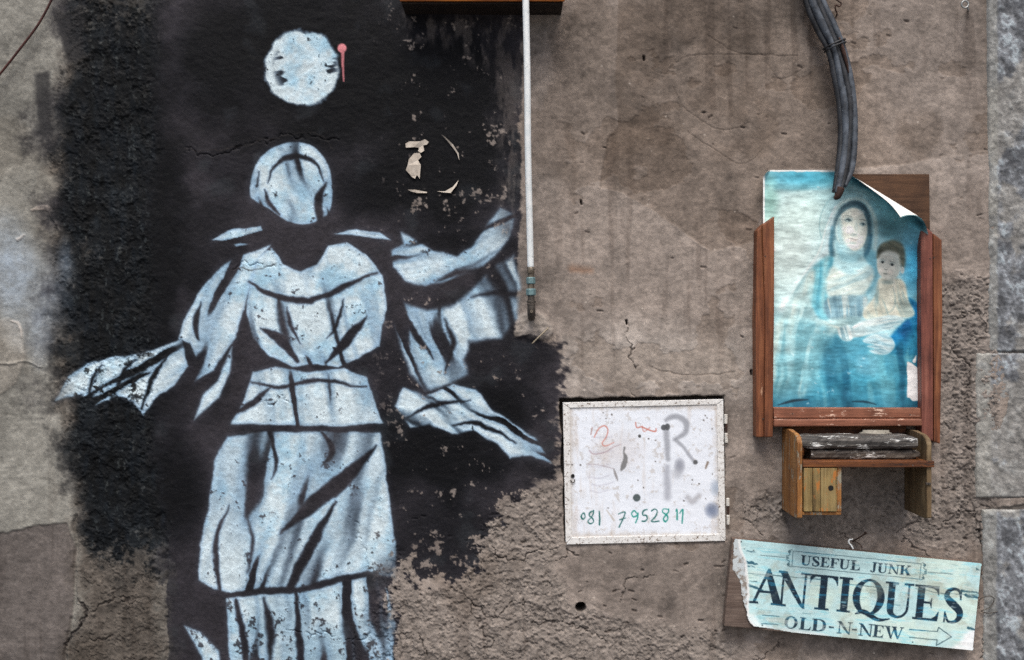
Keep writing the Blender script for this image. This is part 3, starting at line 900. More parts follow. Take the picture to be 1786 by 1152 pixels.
# ------------------------------------------------------------------ cable bundle hanging over the picture
M_cab = speckle("sun_bleached_cable", (34, 38, 44), (88, 96, 106), (140, 146, 150), 0.5, 30, 0, 0.64, 0.25, 0.4)
M_cab2 = speckle("black_cable", (20, 21, 24), (52, 55, 60), (104, 108, 112), 0.5, 34, 0, 0.64, 0.25, 0.4)
M_rust = speckle("rusty_sheath", (40, 26, 22), (66, 42, 32), (26, 19, 16), 0.8, 90, 0.0, 0.6)
cb = empty("cable_bundle", P(1466, 340, .05), "thick bundle of frayed grey-black cables drooping onto the picture", "cable")
path = [(1398, -220, .03), (1410, -60, .03), (1421, 0, .032), (1440, 45, .034), (1458, 85, .036), (1470, 130, .038), (1477, 180, .040), (1479, 235, .042), (1474, 290, .046), (1464, 338, .052)]
wid = [1, 1, 1, 1.0, .85, .95, .95, .9, .85, .62]
for k, (off, dep, r, mt) in enumerate(((-14, 0, .0092, M_cab2), (-5, .009, .0088, M_cab), (4, .010, .0082, M_cab2), (13, .002, .0088, M_cab), (1, -.004, .012, M_cab2))):
    pl = []
    for i, (x, y, d) in enumerate(path):
        a = path[max(i - 1, 0)]; bb = path[min(i + 1, len(path) - 1)]
        tx, ty = bb[0] - a[0], bb[1] - a[1]; L = math.hypot(tx, ty)
        o_ = off * wid[i] + random.uniform(-1.8, 1.8)
        yy = y + (-14 if k in (3,) and i == len(path) - 1 else 0) - (6 if k == 2 and i == len(path) - 1 else 0)
        pl.append(P(x + ty / L * o_, yy - tx / L * o_, d + dep + .006))
    tube("cable", pl, [r * w_ * random.uniform(.86, 1.1) for w_ in wid], mt, cb, 12, 6)
def band(y0i, t, r, mat, name):
    a, bb = path[y0i], path[y0i + 1]
    x = a[0] + (bb[0] - a[0]) * t; y = a[1] + (bb[1] - a[1]) * t; d = a[2] + (bb[2] - a[2]) * t + .010
    ax = (P(*bb) - P(*a)).normalized()
    u = ax.cross(Vector((0, 1, 0))).normalized()
    ring = []
    for q in np.linspace(0, 2 * math.pi, 14):
        ring.append(P(x, y, d) + u * math.cos(q) * r[0] + Vector((0, -1, 0)) * math.sin(q) * r[1])
    return tube(name, ring, .0022, mat, cb, 6, 2)
band(3, .82, (.028, .022), M_cab2, "cable_tie")
band(3, .93, (.027, .021), M_cab2, "cable_tie")
tube("split_sheath", [P(1464, 66, .062), P(1470, 86, .062), P(1476, 108, .060), P(1480, 128, .056)], [.002, .0045, .004, .0015], M_rust, cb, 8)
tube("cut_end", [P(1466, 328, .066), P(1461, 342, .066), P(1455, 347, .062)], [.0105, .0085, .004], M_rust, cb, 10)

# thin brown cable across the upper corner
M_brown = speckle("brown_cable", (52, 26, 22), (74, 40, 34), None, 0.5, 40)
o = tube("thin_cable", [P(150, -160, .02), P(112, -50, .018), P(88, 4, .016), P(66, 44, .016), P(36, 84, .016), P(6, 122, .015), P(-40, 176, .014), P(-160, 300, .012)], .0028, M_brown, None, 10, 6, P(88, 4, .016))
tag(o, "thin dark brown cable slanting across the grey plaster's top corner", "cable")

# wire hook beside the cables, eye screw by the pilaster
M_galv = speckle("galvanised_steel", (120, 124, 124), (160, 164, 164), (84, 80, 76), 0.4, 90, 0.6, 0.6)
o = tube("wire_hook", [P(1452, -40, .008), P(1456, -6, .014), P(1462, 2, .018), P(1467, 6, .018), P(1464, 12, .018), P(1458, 9, .018), P(1457, 16, .016), P(1460, 24, .010), P(1458, 30, .0)],
         .0018, M_rust, None, 8, 6, P(1458, 30, 0))
tag(o, "small twisted rusty wire hook beside the hanging cable bundle", "hook")
ey = empty("eye_screw", P(1684, 12, 0), "small galvanised eye screw in plaster near the stone pilaster", "screw")
tube("ring", [P(1683 + 6 * math.cos(a), 8 + 6 * math.sin(a), .026) for a in np.linspace(0, 2 * math.pi, 12)], .0022, M_galv, ey, 8, 3)
tube("shank", [P(1688, 15, .024), P(1689, 18, .012), P(1688, 19, -.012)], .0024, M_galv, ey, 8, 3)

# ------------------------------------------------------------------ scraps of old paper on the mural
M_paper = speckle("yellowed_paper", (168, 158, 146), (198, 190, 178), (120, 110, 100), 0.8, 60, 0, 0.62, 0.3)
def scrap(label, outline):
    bm = bmesh.new()
    hts = [random.uniform(.0005, .004) for _ in outline]
    ix = [int(np.abs(gx - x).argmin()) for x, y in outline]; iy = [int(np.abs(gy - y).argmin()) for x, y in outline]
    vs = [bm.verts.new(P(x, y, float(H[j, i]) + .0022 + h)) for (x, y), i, j, h in zip(outline, ix, iy, hts)]
    fc = bm.faces.new(vs)
    ex = bmesh.ops.extrude_face_region(bm, geom=[fc])
    for vv in ex['geom']:
        if isinstance(vv, bmesh.types.BMVert): vv.co.y += .0015
    c = Vector((0, 0, 0))
    for vv in vs: c += vv.co
    bmesh.ops.triangulate(bm, faces=bm.faces[:])
    o = bm_obj("paper_scrap", bm, M_paper, None, False, c / len(vs))
    return tag(o, label, "paper scrap", "paper scraps stuck on the black paint")
scrap("bent strip of yellowed paper, topmost scrap on the black paint", [(707, 251), (714, 247), (733, 247), (741, 243), (748, 248), (744, 253), (738, 254), (740, 263), (734, 267), (729, 264), (731, 258), (722, 257), (708, 258)])
scrap("ragged pinkish patch of torn paper with toothed foot on the black paint", [(713, 278), (722, 268), (732, 267), (735, 274), (729, 280), (734, 288), (732, 312), (727, 305), (724, 312), (718, 309), (715, 305), (708, 297), (711, 288)])
scrap("thin flat sliver of paper under the torn patch on black paint", [(711, 331), (722, 331), (744, 335), (745, 337), (728, 337), (716, 334)])
scrap("small hooked paper shred at the end of the sliver, black paint", [(762, 334), (776, 334), (790, 326), (800, 314), (796, 324), (786, 337), (774, 336)])
scrap("narrow curved paper shred highest at the pipe side of black paint", [(770, 235), (775, 238), (790, 252), (800, 268), (801, 280), (797, 268), (786, 253)])

# ------------------------------------------------------------------ steel meter box door
M_frame = speckle("chipped_white_paint", (202, 202, 200), (222, 223, 222), (112, 98, 86), 0.5, 70, 0, 0.55, 0.3)
M_hinge = speckle("painted_hinge", (206, 206, 200), (188, 184, 176), (120, 84, 66), 0.5, 120, 0, 0.56)
M_black = speckle("black_hole", (10, 10, 10), (16, 15, 14), None, 0.8, 60)
mb = empty("meter_box", P(1126, 948, 0), "white painted steel meter box door with a handwritten phone number", "meter box")
BX = {'a': (981, 703), 'b': (1262, 697), 'c': (1266, 944), 'd': (987, 950)}
IN = {'a': (995, 713), 'b': (1249, 707), 'c': (1253, 931), 'd': (998, 937)}
d1 = 0.004
prism("frame_rail", [BX['a'], BX['b'], (1250, 706), (994, 712)], -.022, d1, M_frame, mb, .001, .0004)
prism("frame_rail", [(997, 938), (1254, 932), BX['c'], BX['d']], -.022, d1 + .0015, M_frame, mb, .001, .0004)
prism("frame_stile", [(981.5, 704), (993.5, 712.5), (996.5, 937.5), (986.5, 949)], -.022, d1 - .0004, M_frame, mb, .001, .0004)
prism("frame_stile", [(1250.5, 706.5), (1261.5, 698), (1265.5, 943), (1254.5, 931.5)], -.022, d1 - .0004, M_frame, mb, .001, .0004)
dx = np.linspace(992, 1257, 250); dy = np.linspace(704, 941, 224)
dc = Canvas(dx, dy, 411, 18)
c4 = lambda x, y: (960 + x / 3.974, 680 + y / 3.974)
nf = fbm(dc.X, dc.Y, 9, 421, 4, 0.65); nm = fbm(dc.X, dc.Y, 60, 422, 4)
st_ = fbm(dc.X, dc.Y * 0.12, 7, 423, 3)
dc.col[:] = np.array((220, 227, 236), f32)
dc.col = mix(dc.col, (204, 200, 198), smooth(0.5, 0.72, st_ * 0.6 + nm * 0.4) * 0.6)
dc.col = mix(dc.col, (176, 170, 164), smooth(0.64, 0.74, nf) * 0.5)
scr = smooth(.70, .78, fbm(dc.X * .5 + dc.Y * .3, dc.Y * 1.6 - dc.X * .4, 5, 424, 3, .7)) * smooth(.45, .6, nm)
dc.col = mix(dc.col, (150, 142, 138), scr * .55)
edge_d = np.minimum(np.minimum(dc.X - 996, 1252 - dc.X), np.minimum(dc.Y - 710, 934 - dc.Y))
dc.col = mix(dc.col, (170, 160, 148), smooth(9, -2, edge_d + 14 * (nf - .5)) * .55)
dc.blob(c4(470, 420), (60, 45), (190, 184, 184), .45)
for y in (330, 430, 520, 600, 650, 700): dc.stroke([c4(260 + (y * 7) % 40, y), c4(330, y + 8), c4(400 + (y * 3) % 60, y - 6)], 1.2, (176, 176, 188), 2, .5, 8)
red = (186, 104, 88)
dc.stroke([c4(290, 262), c4(280, 310)], 1, (150, 110, 104), 1, .7)
dc.stroke([c4(303, 328), c4(335, 270), c4(375, 250), c4(398, 280), c4(385, 330), c4(358, 370), c4(380, 390), c4(440, 365)], [1, 1, 1.2, 1, .9, .9, .9, .6], red, .9, .75)
dc.stroke([c4(590, 228), c4(598, 262), c4(630, 258), c4(660, 270), c4(700, 285), c4(728, 288), c4(732, 268)], [1, 1, 1.2, 1.2, 1.2, 1.4, .8], red, .9, .8)
dc.stroke([c4(636, 252), c4(648, 290), c4(690, 262)], .9, red, .9, .6)
dc.stroke([c4(270, 420), c4(300, 446), c4(380, 432), c4(430, 400), c4(490, 378)], [.8, 1, 1, .9, .5], (160, 140, 146), 1, .7)
dc.stroke([c4(260, 515), c4(340, 522), c4(440, 548)], .8, (160, 150, 156), 1, .6)
dc.stroke([c4(520, 400), c4(510, 440), c4(520, 475), c4(500, 530), c4(490, 560)], [2, 1.5, 4, 3.5, 1], (92, 92, 92), 1.4, .75, 5)
dc.stroke([c4(440, 550), c4(450, 590), c4(462, 632)], [1, 2.4, .8], (120, 116, 114), 1.2, .7, 4)
grey = (140, 144, 152)
dc.stroke([c4(800, 215), c4(840, 190), c4(890, 190), c4(938, 225), c4(935, 290), c4(890, 330), c4(855, 345)], [3, 4.6, 4.6, 5, 4.4, 3.6, 2.5], grey, 3.2, .8, 3)
dc.stroke([c4(800, 265), c4(806, 360), c4(814, 480)], [4, 5, 4], grey, 3.5, .75, 3)
dc.stroke([c4(870, 352), c4(930, 410), c4(1000, 500)], [3, 2.6, 3], grey, 2.5, .75, 3)
dc.stroke([c4(806, 540), c4(810, 640), c4(812, 750)], [5, 6, 5], (150, 154, 164), 5, .7, 4)
dc.blob(c4(895, 525), (11, 15), (136, 140, 152), .9, .6); dc.blob(c4(880, 580), (14, 14), (160, 164, 172), .7)
dc.stroke([c4(950, 745), c4(985, 775), c4(1030, 730)], [4, 5, 3.5], (168, 170, 176), 4, .8)
dc.blob(c4(1120, 835), (15, 16), (112, 124, 148), .95, .6); dc.blob(c4(1150, 680), (14, 18), (150, 164, 182), .8, .8)
dc.ell(c4(785, 262), (5, 5), (70, 74, 78), 1.2, .9); dc.ell(c4(810, 258), (4.5, 6), (70, 74, 78), 1.2, .9); dc.ell(c4(1005, 503), (4, 4), (78, 80, 82), 1.2, .9)
dc.ell(c4(597, 750), (6.5, 6.5), (72, 84, 86), 1, .95, 2); dc.ell(c4(618, 322), (2.6, 3), (70, 70, 70), .8)
for x, y in ((365, 160), (385, 200), (425, 172), (680, 340), (728, 350), (727, 498), (208, 522), (645, 678), (978, 655), (983, 625), (1030, 652), (1075, 755), (925, 770), (1122, 585), (1120, 272), (1072, 180), (1060, 210), (1085, 195), (400, 820), (606, 628), (150, 520)):
    dc.ell(c4(x, y), (random.uniform(.8, 1.8), random.uniform(.8, 2)), (84, 78, 74), .8, .85)
dc.stroke([c4(1090, 505), c4(1075, 545)], [2.4, 1.4], (120, 104, 92), 1, .8); dc.stroke([c4(390, 835), c4(440, 905)], [1, 1.6], (188, 184, 178), 1, .9)
gr1, gr2 = (22, 92, 88), (26, 138, 126)
def dig(ptsl, c=gr1, w=1.15):
    for p in ptsl:
        dc.stroke([c4(*q) for q in p], [w * random.uniform(.6, 1.25) for _ in p], c, .75, .95, 1.2)
dig([[(222, 858), (212, 880), (225, 897), (240, 880), (232, 856), (222, 858)]])
dig([[(300, 838), (275, 850), (268, 872), (290, 890), (298, 915), (275, 928), (260, 910), (280, 885), (296, 860), (298, 836)]])
dig([[(338, 843), (341, 890), (339, 937)]])
dig([[(470, 862), (500, 850), (518, 852), (505, 890), (475, 952)], [(480, 900), (522, 888)]])
dig([[(602, 862), (580, 838), (563, 860), (578, 882), (604, 868), (606, 855), (604, 890), (590, 922)]], gr2)
dig([[(672, 830), (645, 840), (640, 868), (664, 872), (670, 895), (655, 912), (635, 912)]])
dig([[(702, 840), (722, 826), (740, 840), (728, 876), (700, 912), (750, 910)]])
dig([[(818, 828), (785, 826), (778, 848), (805, 868), (812, 895), (795, 914), (782, 895), (800, 868), (818, 846), (818, 828)]], gr2, 1.35)
dig([[(868, 842), (876, 830), (878, 900)]], gr2, 1.3)
dig([[(896, 856), (917, 832), (912, 925)]], gr2, 1.3)
dpos = np.empty(dc.X.shape + (3,), f32)
dd = 0.0020 + (nm - .5) * .003 + (nf - .5) * .0006
dpos[..., 0] = (dc.X - CX) * S; dpos[..., 1] = -dd; dpos[..., 2] = (CY - dc.Y) * S
dpan = link("door_panel", grid_mesh("door_panel", dpos, dc.col), M_door, mb, True)
def keyhole(p, r, d, name, par, mat=M_black):
    return lathe(name, P(p[0], p[1], d), (0, -1, 0), [(0, r), (.0008, r)], mat, par, 16)
keyhole(c4(155, 598), .0046, d1 - .0006, "keyhole", mb)
tube("keyhole_cover", [P(*c4(x, y), d1 + .001) for x, y in ((140, 625), (150, 642), (166, 640), (168, 622))], .0011, M_iron, mb, 6, 4)
for y0, y1 in ((172, 236), (300, 345), (345, 368), (752, 806), (868, 935)):
    lathe("hinge", P(*c4(1216 + (y0 - 172) * .024, y0), .007), (0, 0, -1), [(0, .0034), (.001, .0042), ((y1 - y0) / 3.974 * S - .001, .0042), ((y1 - y0) / 3.974 * S, .0034)], M_hinge, mb, 12)
lathe("hinge_pin", P(*c4(1219, 236), .007), (0, 0, -1), [(0, .0026), (66 / 3.974 * S, .0026)], M_rust, mb, 10)
lathe("hinge_pin", P(*c4(1232, 806), .007), (0, 0, -1), [(0, .0026), (62 / 3.974 * S, .0026)], M_rust, mb, 10)

# ------------------------------------------------------------------ picture frame, its poster and the shelf under it
W_frame = wood("red_brown_moulding", (80, 44, 26), (120, 72, 46), (146, 98, 66), 'Z', (170, 132, 106), 0.63, 0.5, 14, .05)
W_frame2 = wood("dusky_moulding", (92, 50, 42), (124, 74, 62), (146, 98, 84), 'Z', (70, 42, 36), 0.66, 0.5, 14, .05)
W_rail = wood("bottom_moulding", (96, 58, 42), (134, 86, 66), (156, 108, 86), 'X', (212, 180, 160), 0.585, 0.5, 14, .05)
W_back = wood("brown_backing", (62, 42, 28), (78, 54, 36), (92, 64, 42), 'X', None, 0.7, 0.75)
W_gap = wood("frame_rebate", (40, 22, 16), (58, 32, 24), (70, 42, 32), 'Z', None, 0.7, 0.6)
pf = empty("picture_frame", P(1478, 745, 0), "broken red-brown wooden picture frame without a top, nailed to plaster", "picture frame")
prism("backing_board", [(1336, 309), (1490, 304), (1621, 304), (1622, 430), (1624, 716), (1338, 716)], .004, .014, W_back, pf, .0015)
df = .040
prism("stile", [(1320.5, 402), (1329, 393), (1334, 560), (1332.5, 763), (1319, 763), (1318, 560)], .001, df - .004, W_frame, pf, .003)
prism("stile", [(1330, 392.5), (1351, 377), (1350, 560), (1348, 763), (1333.5, 763), (1335, 560)], .001, df + .003, W_frame, pf, .003)
prism("stile", [(1606, 391), (1614, 395), (1627, 406), (1628, 770), (1608, 764), (1606.5, 560)], .001, df + .003, W_frame2, pf, .003)
prism("stile", [(1628, 407), (1643, 419), (1643.5, 560), (1640, 775), (1629, 770.5)], .001, df - .005, W_frame, pf, .003)
prism("bottom_rail", [(1349, 711), (1606, 712), (1607, 729), (1349.5, 730)], .001, df - .002, W_rail, pf, .0025, .0003)
prism("bead", [(1350, 731.5), (1609, 731), (1609.5, 743.5), (1350, 745)], .001, df + .006, W_rail, pf, .004, .0003, None, 3)
for x, y in ((1335, 447), (1622, 451), (1331, 731), (1382, 722), (1587, 723.5), (1629, 450)):
    lathe("nail_head", P(x, y, df + .0028 if y < 600 else df - .003), (0, -1, 0), [(0, .0019), (.0012, .0016)], M_iron, pf, 8)

# poster painted in numpy: a mother with an infant, faded to cyan
pxs = np.linspace(1331, 1621, 262); pys = np.linspace(297, 716, 380)
pcv = Canvas(pxs, pys, 511, 22)
c2 = lambda x, y: (1290 + x / 3.6, 280 + y / 3.6)
c3 = lambda x, y: (1290 + x / 3.2, 560 + y / 3.2)
L2 = lambda *p: [c2(*q) for q in p]
L3 = lambda *p: [c3(*q) for q in p]
px_, py_ = pcv.X, pcv.Y
nm = fbm(px_, py_, 50, 521, 4); nf = fbm(px_, py_, 9, 522, 4, .6); nh = fbm(px_ * .35, py_, 16, 523, 4, .6)
pcv.col[:] = np.array((176, 214, 220), f32)
pcv.col = mix(pcv.col, (104, 182, 198), smooth(580, 720, py_))
pcv.blob(c2(330, 560), (75, 130), (226, 240, 236), .9, .6)
pcv.blob(c2(400, 330), (90, 60), (212, 232, 226), .6)
pcv.blob(c2(430, 100), (105, 26), (86, 168, 190), .9, .6); pcv.blob(c2(190, 260), (22, 60), (160, 206, 194), .7)
pcv.stroke(L2((230, 170), (330, 178), (420, 168)), 4, (88, 140, 150), 6, .6)
pcv.poly(L2((690, 80), (800, 90), (1000, 200), (1190, 330), (1190, 420), (1120, 420), (1000, 330), (860, 200), (740, 150)), (34, 78, 92), 12, .95, 10)  # dark teal print along the curl, with the roll's shade painted in
pcv.blob(c2(1000, 400), (45, 40), (92, 140, 150), .9, .5); pcv.blob(c2(900, 260), (40, 40), (110, 168, 182), .7)
pcv.blob(c2(1090, 640), (26, 80), (88, 178, 216), .95, .6); pcv.blob(c2(1060, 470), (34, 30), (120, 170, 186), .7)
hx, hy = c2(710, 410)
pcv.stroke([(hx + 58 * math.cos(a), hy + 62 * math.sin(a)) for a in np.linspace(2.7, 6.6, 24)], .7, (120, 164, 172), .8, .5)
def shade(pts, ang, along, across, dark, light, amt=.6, soft=4, seed=800, spline=True):
    """cloth modelling: long soft folds of printed light and dark inside an outline"""
    w, m = pcv.mask_poly(pts, soft, 3, spline)
    x, y = px_[w], py_[w]
    ca_, sa_ = math.cos(math.radians(ang)), math.sin(math.radians(ang))
    a_ = x * ca_ + y * sa_; b_ = -x * sa_ + y * ca_ + 10 * (vnoise(x, y, 34, seed) - .5)
    f_ = vnoise(a_ / along, b_ / across, 1.0, seed + 1) * .65 + vnoise(a_ / (along * .6), b_ / (across * .4), 1.0, seed + 2) * .35
    pcv.put((w, m * smooth(.52, .26, f_)), dark, amt)
    pcv.put((w, m * smooth(.54, .78, f_)), light, amt)
# veil
pcv.poly(L2((610, 290), (560, 400), (520, 560), (420, 680), (330, 820), (240, 930), (310, 950), (400, 830), (470, 710), (560, 650), (580, 480)), (214, 232, 234), 6, .85)
pcv.stroke(L2((600, 292), (545, 420), (500, 570), (420, 690), (330, 830)), [.8, 1.4, 1.4, 1.2, .8], (238, 246, 244), 2, .75)
pcv.stroke(L2((590, 330), (640, 268), (722, 244), (792, 262), (842, 350), (856, 450), (850, 560)), [2, 3, 3, 3, 3.5, 3.5, 2], (206, 226, 222), 3.5, .85)
# mantle
pcv.poly(L2((560, 600), (470, 660), (420, 760), (440, 900), (520, 1010), (560, 980), (550, 860), (560, 720), (600, 640)), (132, 196, 208), 5, .9)
man = L2((470, 690), (370, 770), (290, 920), (240, 1060), (225, 1180), (420, 1180), (490, 1040), (450, 900))
pcv.poly(man, (184, 210, 210), 5, .9)
shade(man, 112, 60, 14, (124, 160, 166), (222, 230, 220), .6, 5, 811)
shade(L2((560, 600), (470, 660), (430, 760), (450, 900), (520, 1010), (560, 980), (550, 860), (600, 640)), 95, 60, 10, (88, 158, 178), (176, 218, 222), .6, 4, 821)
pcv.poly(L2((640, 600), (820, 560), (870, 640), (860, 760), (800, 840), (780, 700)), (112, 172, 190), 6, .7)
# hair: soft mass, parted
pcv.poly(L2((572, 590), (574, 470), (604, 350), (652, 280), (722, 256), (788, 286), (824, 370), (830, 480), (816, 570), (786, 596), (640, 600)), (96, 126, 136), 4, .85)
pcv.stroke(L2((640, 300), (700, 268), (770, 282), (814, 350)), [1, 3.5, 3.5, 1], (70, 92, 102), 3, .8)
pcv.stroke(L2((604, 440), (618, 350), (666, 290), (722, 272), (780, 300), (812, 380), (816, 470)), [2, 3, 3, 2.6, 3, 3, 2], (74, 98, 108), 3.5, .4)
pcv.stroke(L2((580, 420), (572, 520), (575, 590)), [2, 3.5, 3], (70, 124, 144), 3.5, .6); pcv.stroke(L2((826, 470), (812, 550), (790, 596)), [2, 3, 2], (70, 116, 136), 3, .7)
# neck and face, modelled with soft tones
pcv.poly(L2((600, 500), (600, 600), (590, 680), (700, 730), (810, 670), (776, 600), (764, 530)), (186, 219, 223), 3.5, 1)
pcv.poly(L2((604, 520), (640, 560), (700, 590), (760, 570), (770, 600), (720, 640), (630, 620)), (150, 194, 204), 5, .7)
pcv.poly(L2((604, 468), (608, 398), (644, 334), (712, 298), (772, 326), (800, 400), (798, 476), (772, 542), (724, 568), (668, 546), (622, 510)), (226, 230, 220), 2.4, 1)
pcv.poly(L2((604, 470), (608, 398), (630, 352), (640, 420), (652, 500), (690, 556), (640, 540)), (166, 208, 216), 6, .75)
pcv.blob(c2(735, 335), (15, 10), (238, 234, 224), .8); pcv.blob(c2(690, 440), (11, 10), (234, 234, 226), .7); pcv.blob(c2(775, 460), (7, 9), (232, 232, 224), .6); pcv.blob(c2(722, 548), (9, 5), (232, 234, 228), .6)
pcv.blob(c2(682, 372), (11, 6), (168, 192, 194), .85); pcv.blob(c2(774, 400), (9, 5.5), (168, 192, 194), .85)
pcv.blob(c2(733, 415), (4, 14), (200, 214, 210), .7); pcv.blob(c2(716, 470), (9, 3.5), (176, 190, 188), .7); pcv.blob(c2(706, 520), (10, 3), (182, 198, 196), .8)
for p, w_, c_, o_ in ((((646, 356), (672, 345), (704, 356)), [.3, .7, .4], (108, 120, 122), .7), (((754, 374), (776, 372), (794, 384)), [.4, .7, .3], (108, 120, 122), .7),
                      (((664, 377), (682, 369), (702, 381)), [.4, .8, .4], (46, 60, 70), .95), (((758, 401), (774, 395), (790, 406)), [.4, .8, .4], (62, 76, 84), .85), (((670, 384), (686, 388), (700, 383)), [.2, .5, .2], (130, 148, 150), .7), (((762, 408), (775, 412), (787, 408)), [.2, .5, .2], (130, 148, 150), .7),
                      (((706, 455), (716, 462), (732, 464), (738, 456)), [.4, .7, .7, .3], (140, 150, 148), .75), (((682, 490), (700, 492), (716, 496), (744, 499)), [.2, .8, .8, .2], (128, 112, 116), .75), (((692, 500), (712, 506), (734, 504)), [.3, 1.1, .4], (188, 176, 174), .7)):
    pcv.stroke(L2(*p), w_, c_, .9, o_)
pcv.ell(c2(687, 377), (1.9, 1.7), (64, 82, 92), .9, .9); pcv.ell(c2(776, 403), (1.7, 1.5), (64, 82, 92), .9, .9)
# dress
drs = L2((590, 670), (552, 720), (545, 820), (600, 870), (760, 850), (840, 740), (812, 660), (700, 720))
pcv.poly(drs, (214, 228, 222), 5, .95)
shade(drs, 150, 50, 9, (164, 196, 202), (232, 232, 220), .6, 4, 831)
ruf = L2((552, 866), (770, 850), (800, 900), (740, 1000), (560, 990))
pcv.poly(ruf, (140, 172, 182), 4, .9)
shade(ruf, 88, 60, 6, (112, 146, 160), (208, 212, 204), .6, 3, 841)
# sleeve, robe
slv = L2((470, 1010), (560, 1000), (700, 985), (760, 1000), (690, 1090), (580, 1130), (540, 1200), (225, 1200), (250, 1060), (360, 1005))
pcv.poly(slv, (180, 208, 208), 5, .9)
shade(slv, 20, 60, 11, (126, 158, 164), (224, 230, 220), .7, 5, 851)
rb_ = L2((1060, 870), (1110, 890), (1140, 920), (1140, 1200), (900, 1200), (960, 1090), (1040, 1010), (1095, 970))
pcv.poly(rb_, (34, 128, 178), 4, .95)
shade(rb_, 70, 60, 12, (22, 96, 144), (70, 160, 200), .6, 4, 861)
low = L3((480, 110), (660, 70), (880, 130), (1010, 50), (1010, 500), (190, 500), (230, 400), (420, 260))
pcv.poly(low, (74, 150, 174), 14, .75)
shade(low, 84, 90, 20, (34, 96, 122), (130, 194, 206), .75, 10, 871)
lft = L3((190, 20), (480, 40), (450, 200), (380, 400), (190, 420))
pcv.poly(lft, (164, 206, 212), 16, .7)
shade(lft, 98, 90, 16, (110, 164, 176), (212, 228, 220), .65, 8, 881)
pcv.poly(L3((490, 90), (650, 90), (660, 200), (580, 290), (470, 300), (450, 200)), (92, 150, 168), 10, .6)
# infant
bod = L2((880, 740), (850, 850), (780, 940), (800, 1000), (960, 990), (1092, 972), (1060, 880), (1034, 770), (980, 740))
pcv.poly(bod, (222, 224, 208), 3, 1)
shade(bod, 70, 60, 12, (160, 186, 186), (234, 234, 222), .6, 4, 891)
pcv.blob(c2(930, 765), (16, 6), (150, 172, 170), .7); pcv.blob(c2(860, 860), (5, 22), (140, 176, 182), .6)
pcv.stroke(L2((962, 800), (978, 870), (958, 940), (900, 965)), [.4, 1.2, 1, .4], (160, 182, 180), 1.8, .7)
pcv.poly(L2((862, 660), (868, 590), (900, 550), (960, 545), (1005, 580), (1012, 650), (996, 716), (954, 750), (908, 745), (874, 708)), (224, 226, 216), 2.2, 1)
pcv.poly(L2((966, 600), (1012, 620), (1010, 680), (980, 735), (940, 752), (980, 690)), (184, 194, 188), 5, .7)
hr_ = L2((866, 612), (872, 550), (905, 518), (968, 502), (1022, 530), (1040, 600), (1034, 672), (1014, 664), (1002, 600), (966, 570), (900, 572))
pcv.poly(hr_, (104, 108, 96), 4, .95)
shade(hr_, 20, 20, 5, (76, 80, 74), (134, 134, 118), .6, 3, 901)
pcv.blob(c2(896, 632), (8, 5), (170, 182, 178), .8); pcv.blob(c2(958, 648), (8, 5), (170, 182, 178), .8); pcv.blob(c2(890, 690), (7, 7), (234, 228, 218), .6); pcv.blob(c2(945, 700), (8, 7), (232, 226, 216), .6)
for p, w_, o_ in ((((882, 622), (904, 617)), [.3, .5], .55), (((942, 632), (972, 640)), [.5, .3], .55), (((886, 638), (897, 634), (908, 640)), [.3, .8, .3], .85), (((945, 654), (957, 649), (970, 658)), [.3, .8, .3], .85), (((910, 684), (918, 688), (928, 686)), [.3, .6, .3], .6), (((900, 709), (914, 713), (930, 714)), [.2, .8, .2], .7)):
    pcv.stroke(L2(*p), w_, (74, 84, 84), .9, o_)
pcv.ell(c2(898, 641), (2.1, 1.9), (48, 58, 62), .9, .95); pcv.ell(c2(958, 657), (2.2, 2.0), (48, 58, 62), .9, .95)
pcv.ell(c2(1022, 690), (3.4, 6), (208, 212, 206), 1.6, .9); pcv.blob(c2(1022, 690), (2.4, 4), (164, 176, 174), .7)
# hands
hand = (206, 226, 227)
pcv.poly(L2((690, 1075), (740, 1020), (840, 992), (940, 972), (1008, 982), (1030, 1003), (990, 1012), (1008, 1026), (960, 1040), (968, 1054), (880, 1075), (790, 1100), (700, 1112)), hand, 2.4, 1)
shade(L2((690, 1075), (740, 1020), (840, 992), (1030, 1003), (960, 1050), (790, 1100)), -14, 40, 7, (164, 196, 202), (228, 236, 232), .6, 3, 911)
for p in (((860, 1018), (940, 1000), (1006, 998)), ((872, 1040), (930, 1026), (1000, 1018)), ((880, 1060), (930, 1050), (962, 1044))):
    pcv.stroke(L2(*p), [.2, .7, .4], (134, 170, 182), .9, .75)
cuf = L2((618, 1062), (690, 1036), (722, 1090), (690, 1134), (640, 1122))
pcv.poly(cuf, (210, 228, 228), 3, .9)
shade(cuf, 76, 40, 5, (134, 168, 178), (234, 238, 234), .75, 3, 921)
h2_ = L3((690, 106), (742, 76), (812, 76), (858, 108), (863, 150), (822, 186), (762, 186), (726, 168), (752, 156), (712, 142), (748, 132), (700, 122))
pcv.poly(h2_, (194, 219, 224), 2.2, 1)
shade(h2_, 10, 40, 6, (140, 180, 192), (216, 230, 230), .6, 3, 931)
for p in (((704, 116), (756, 122), (800, 134)), ((720, 140), (760, 142), (800, 148)), ((740, 164), (776, 160), (806, 162))):
    pcv.stroke(L3(*p), [.3, .7, .3], (104, 150, 166), .9, .75)
pcv.poly(L3((660, 200), (720, 195), (775, 215), (765, 290), (720, 305), (655, 280)), (124, 180, 196), 7, .7)
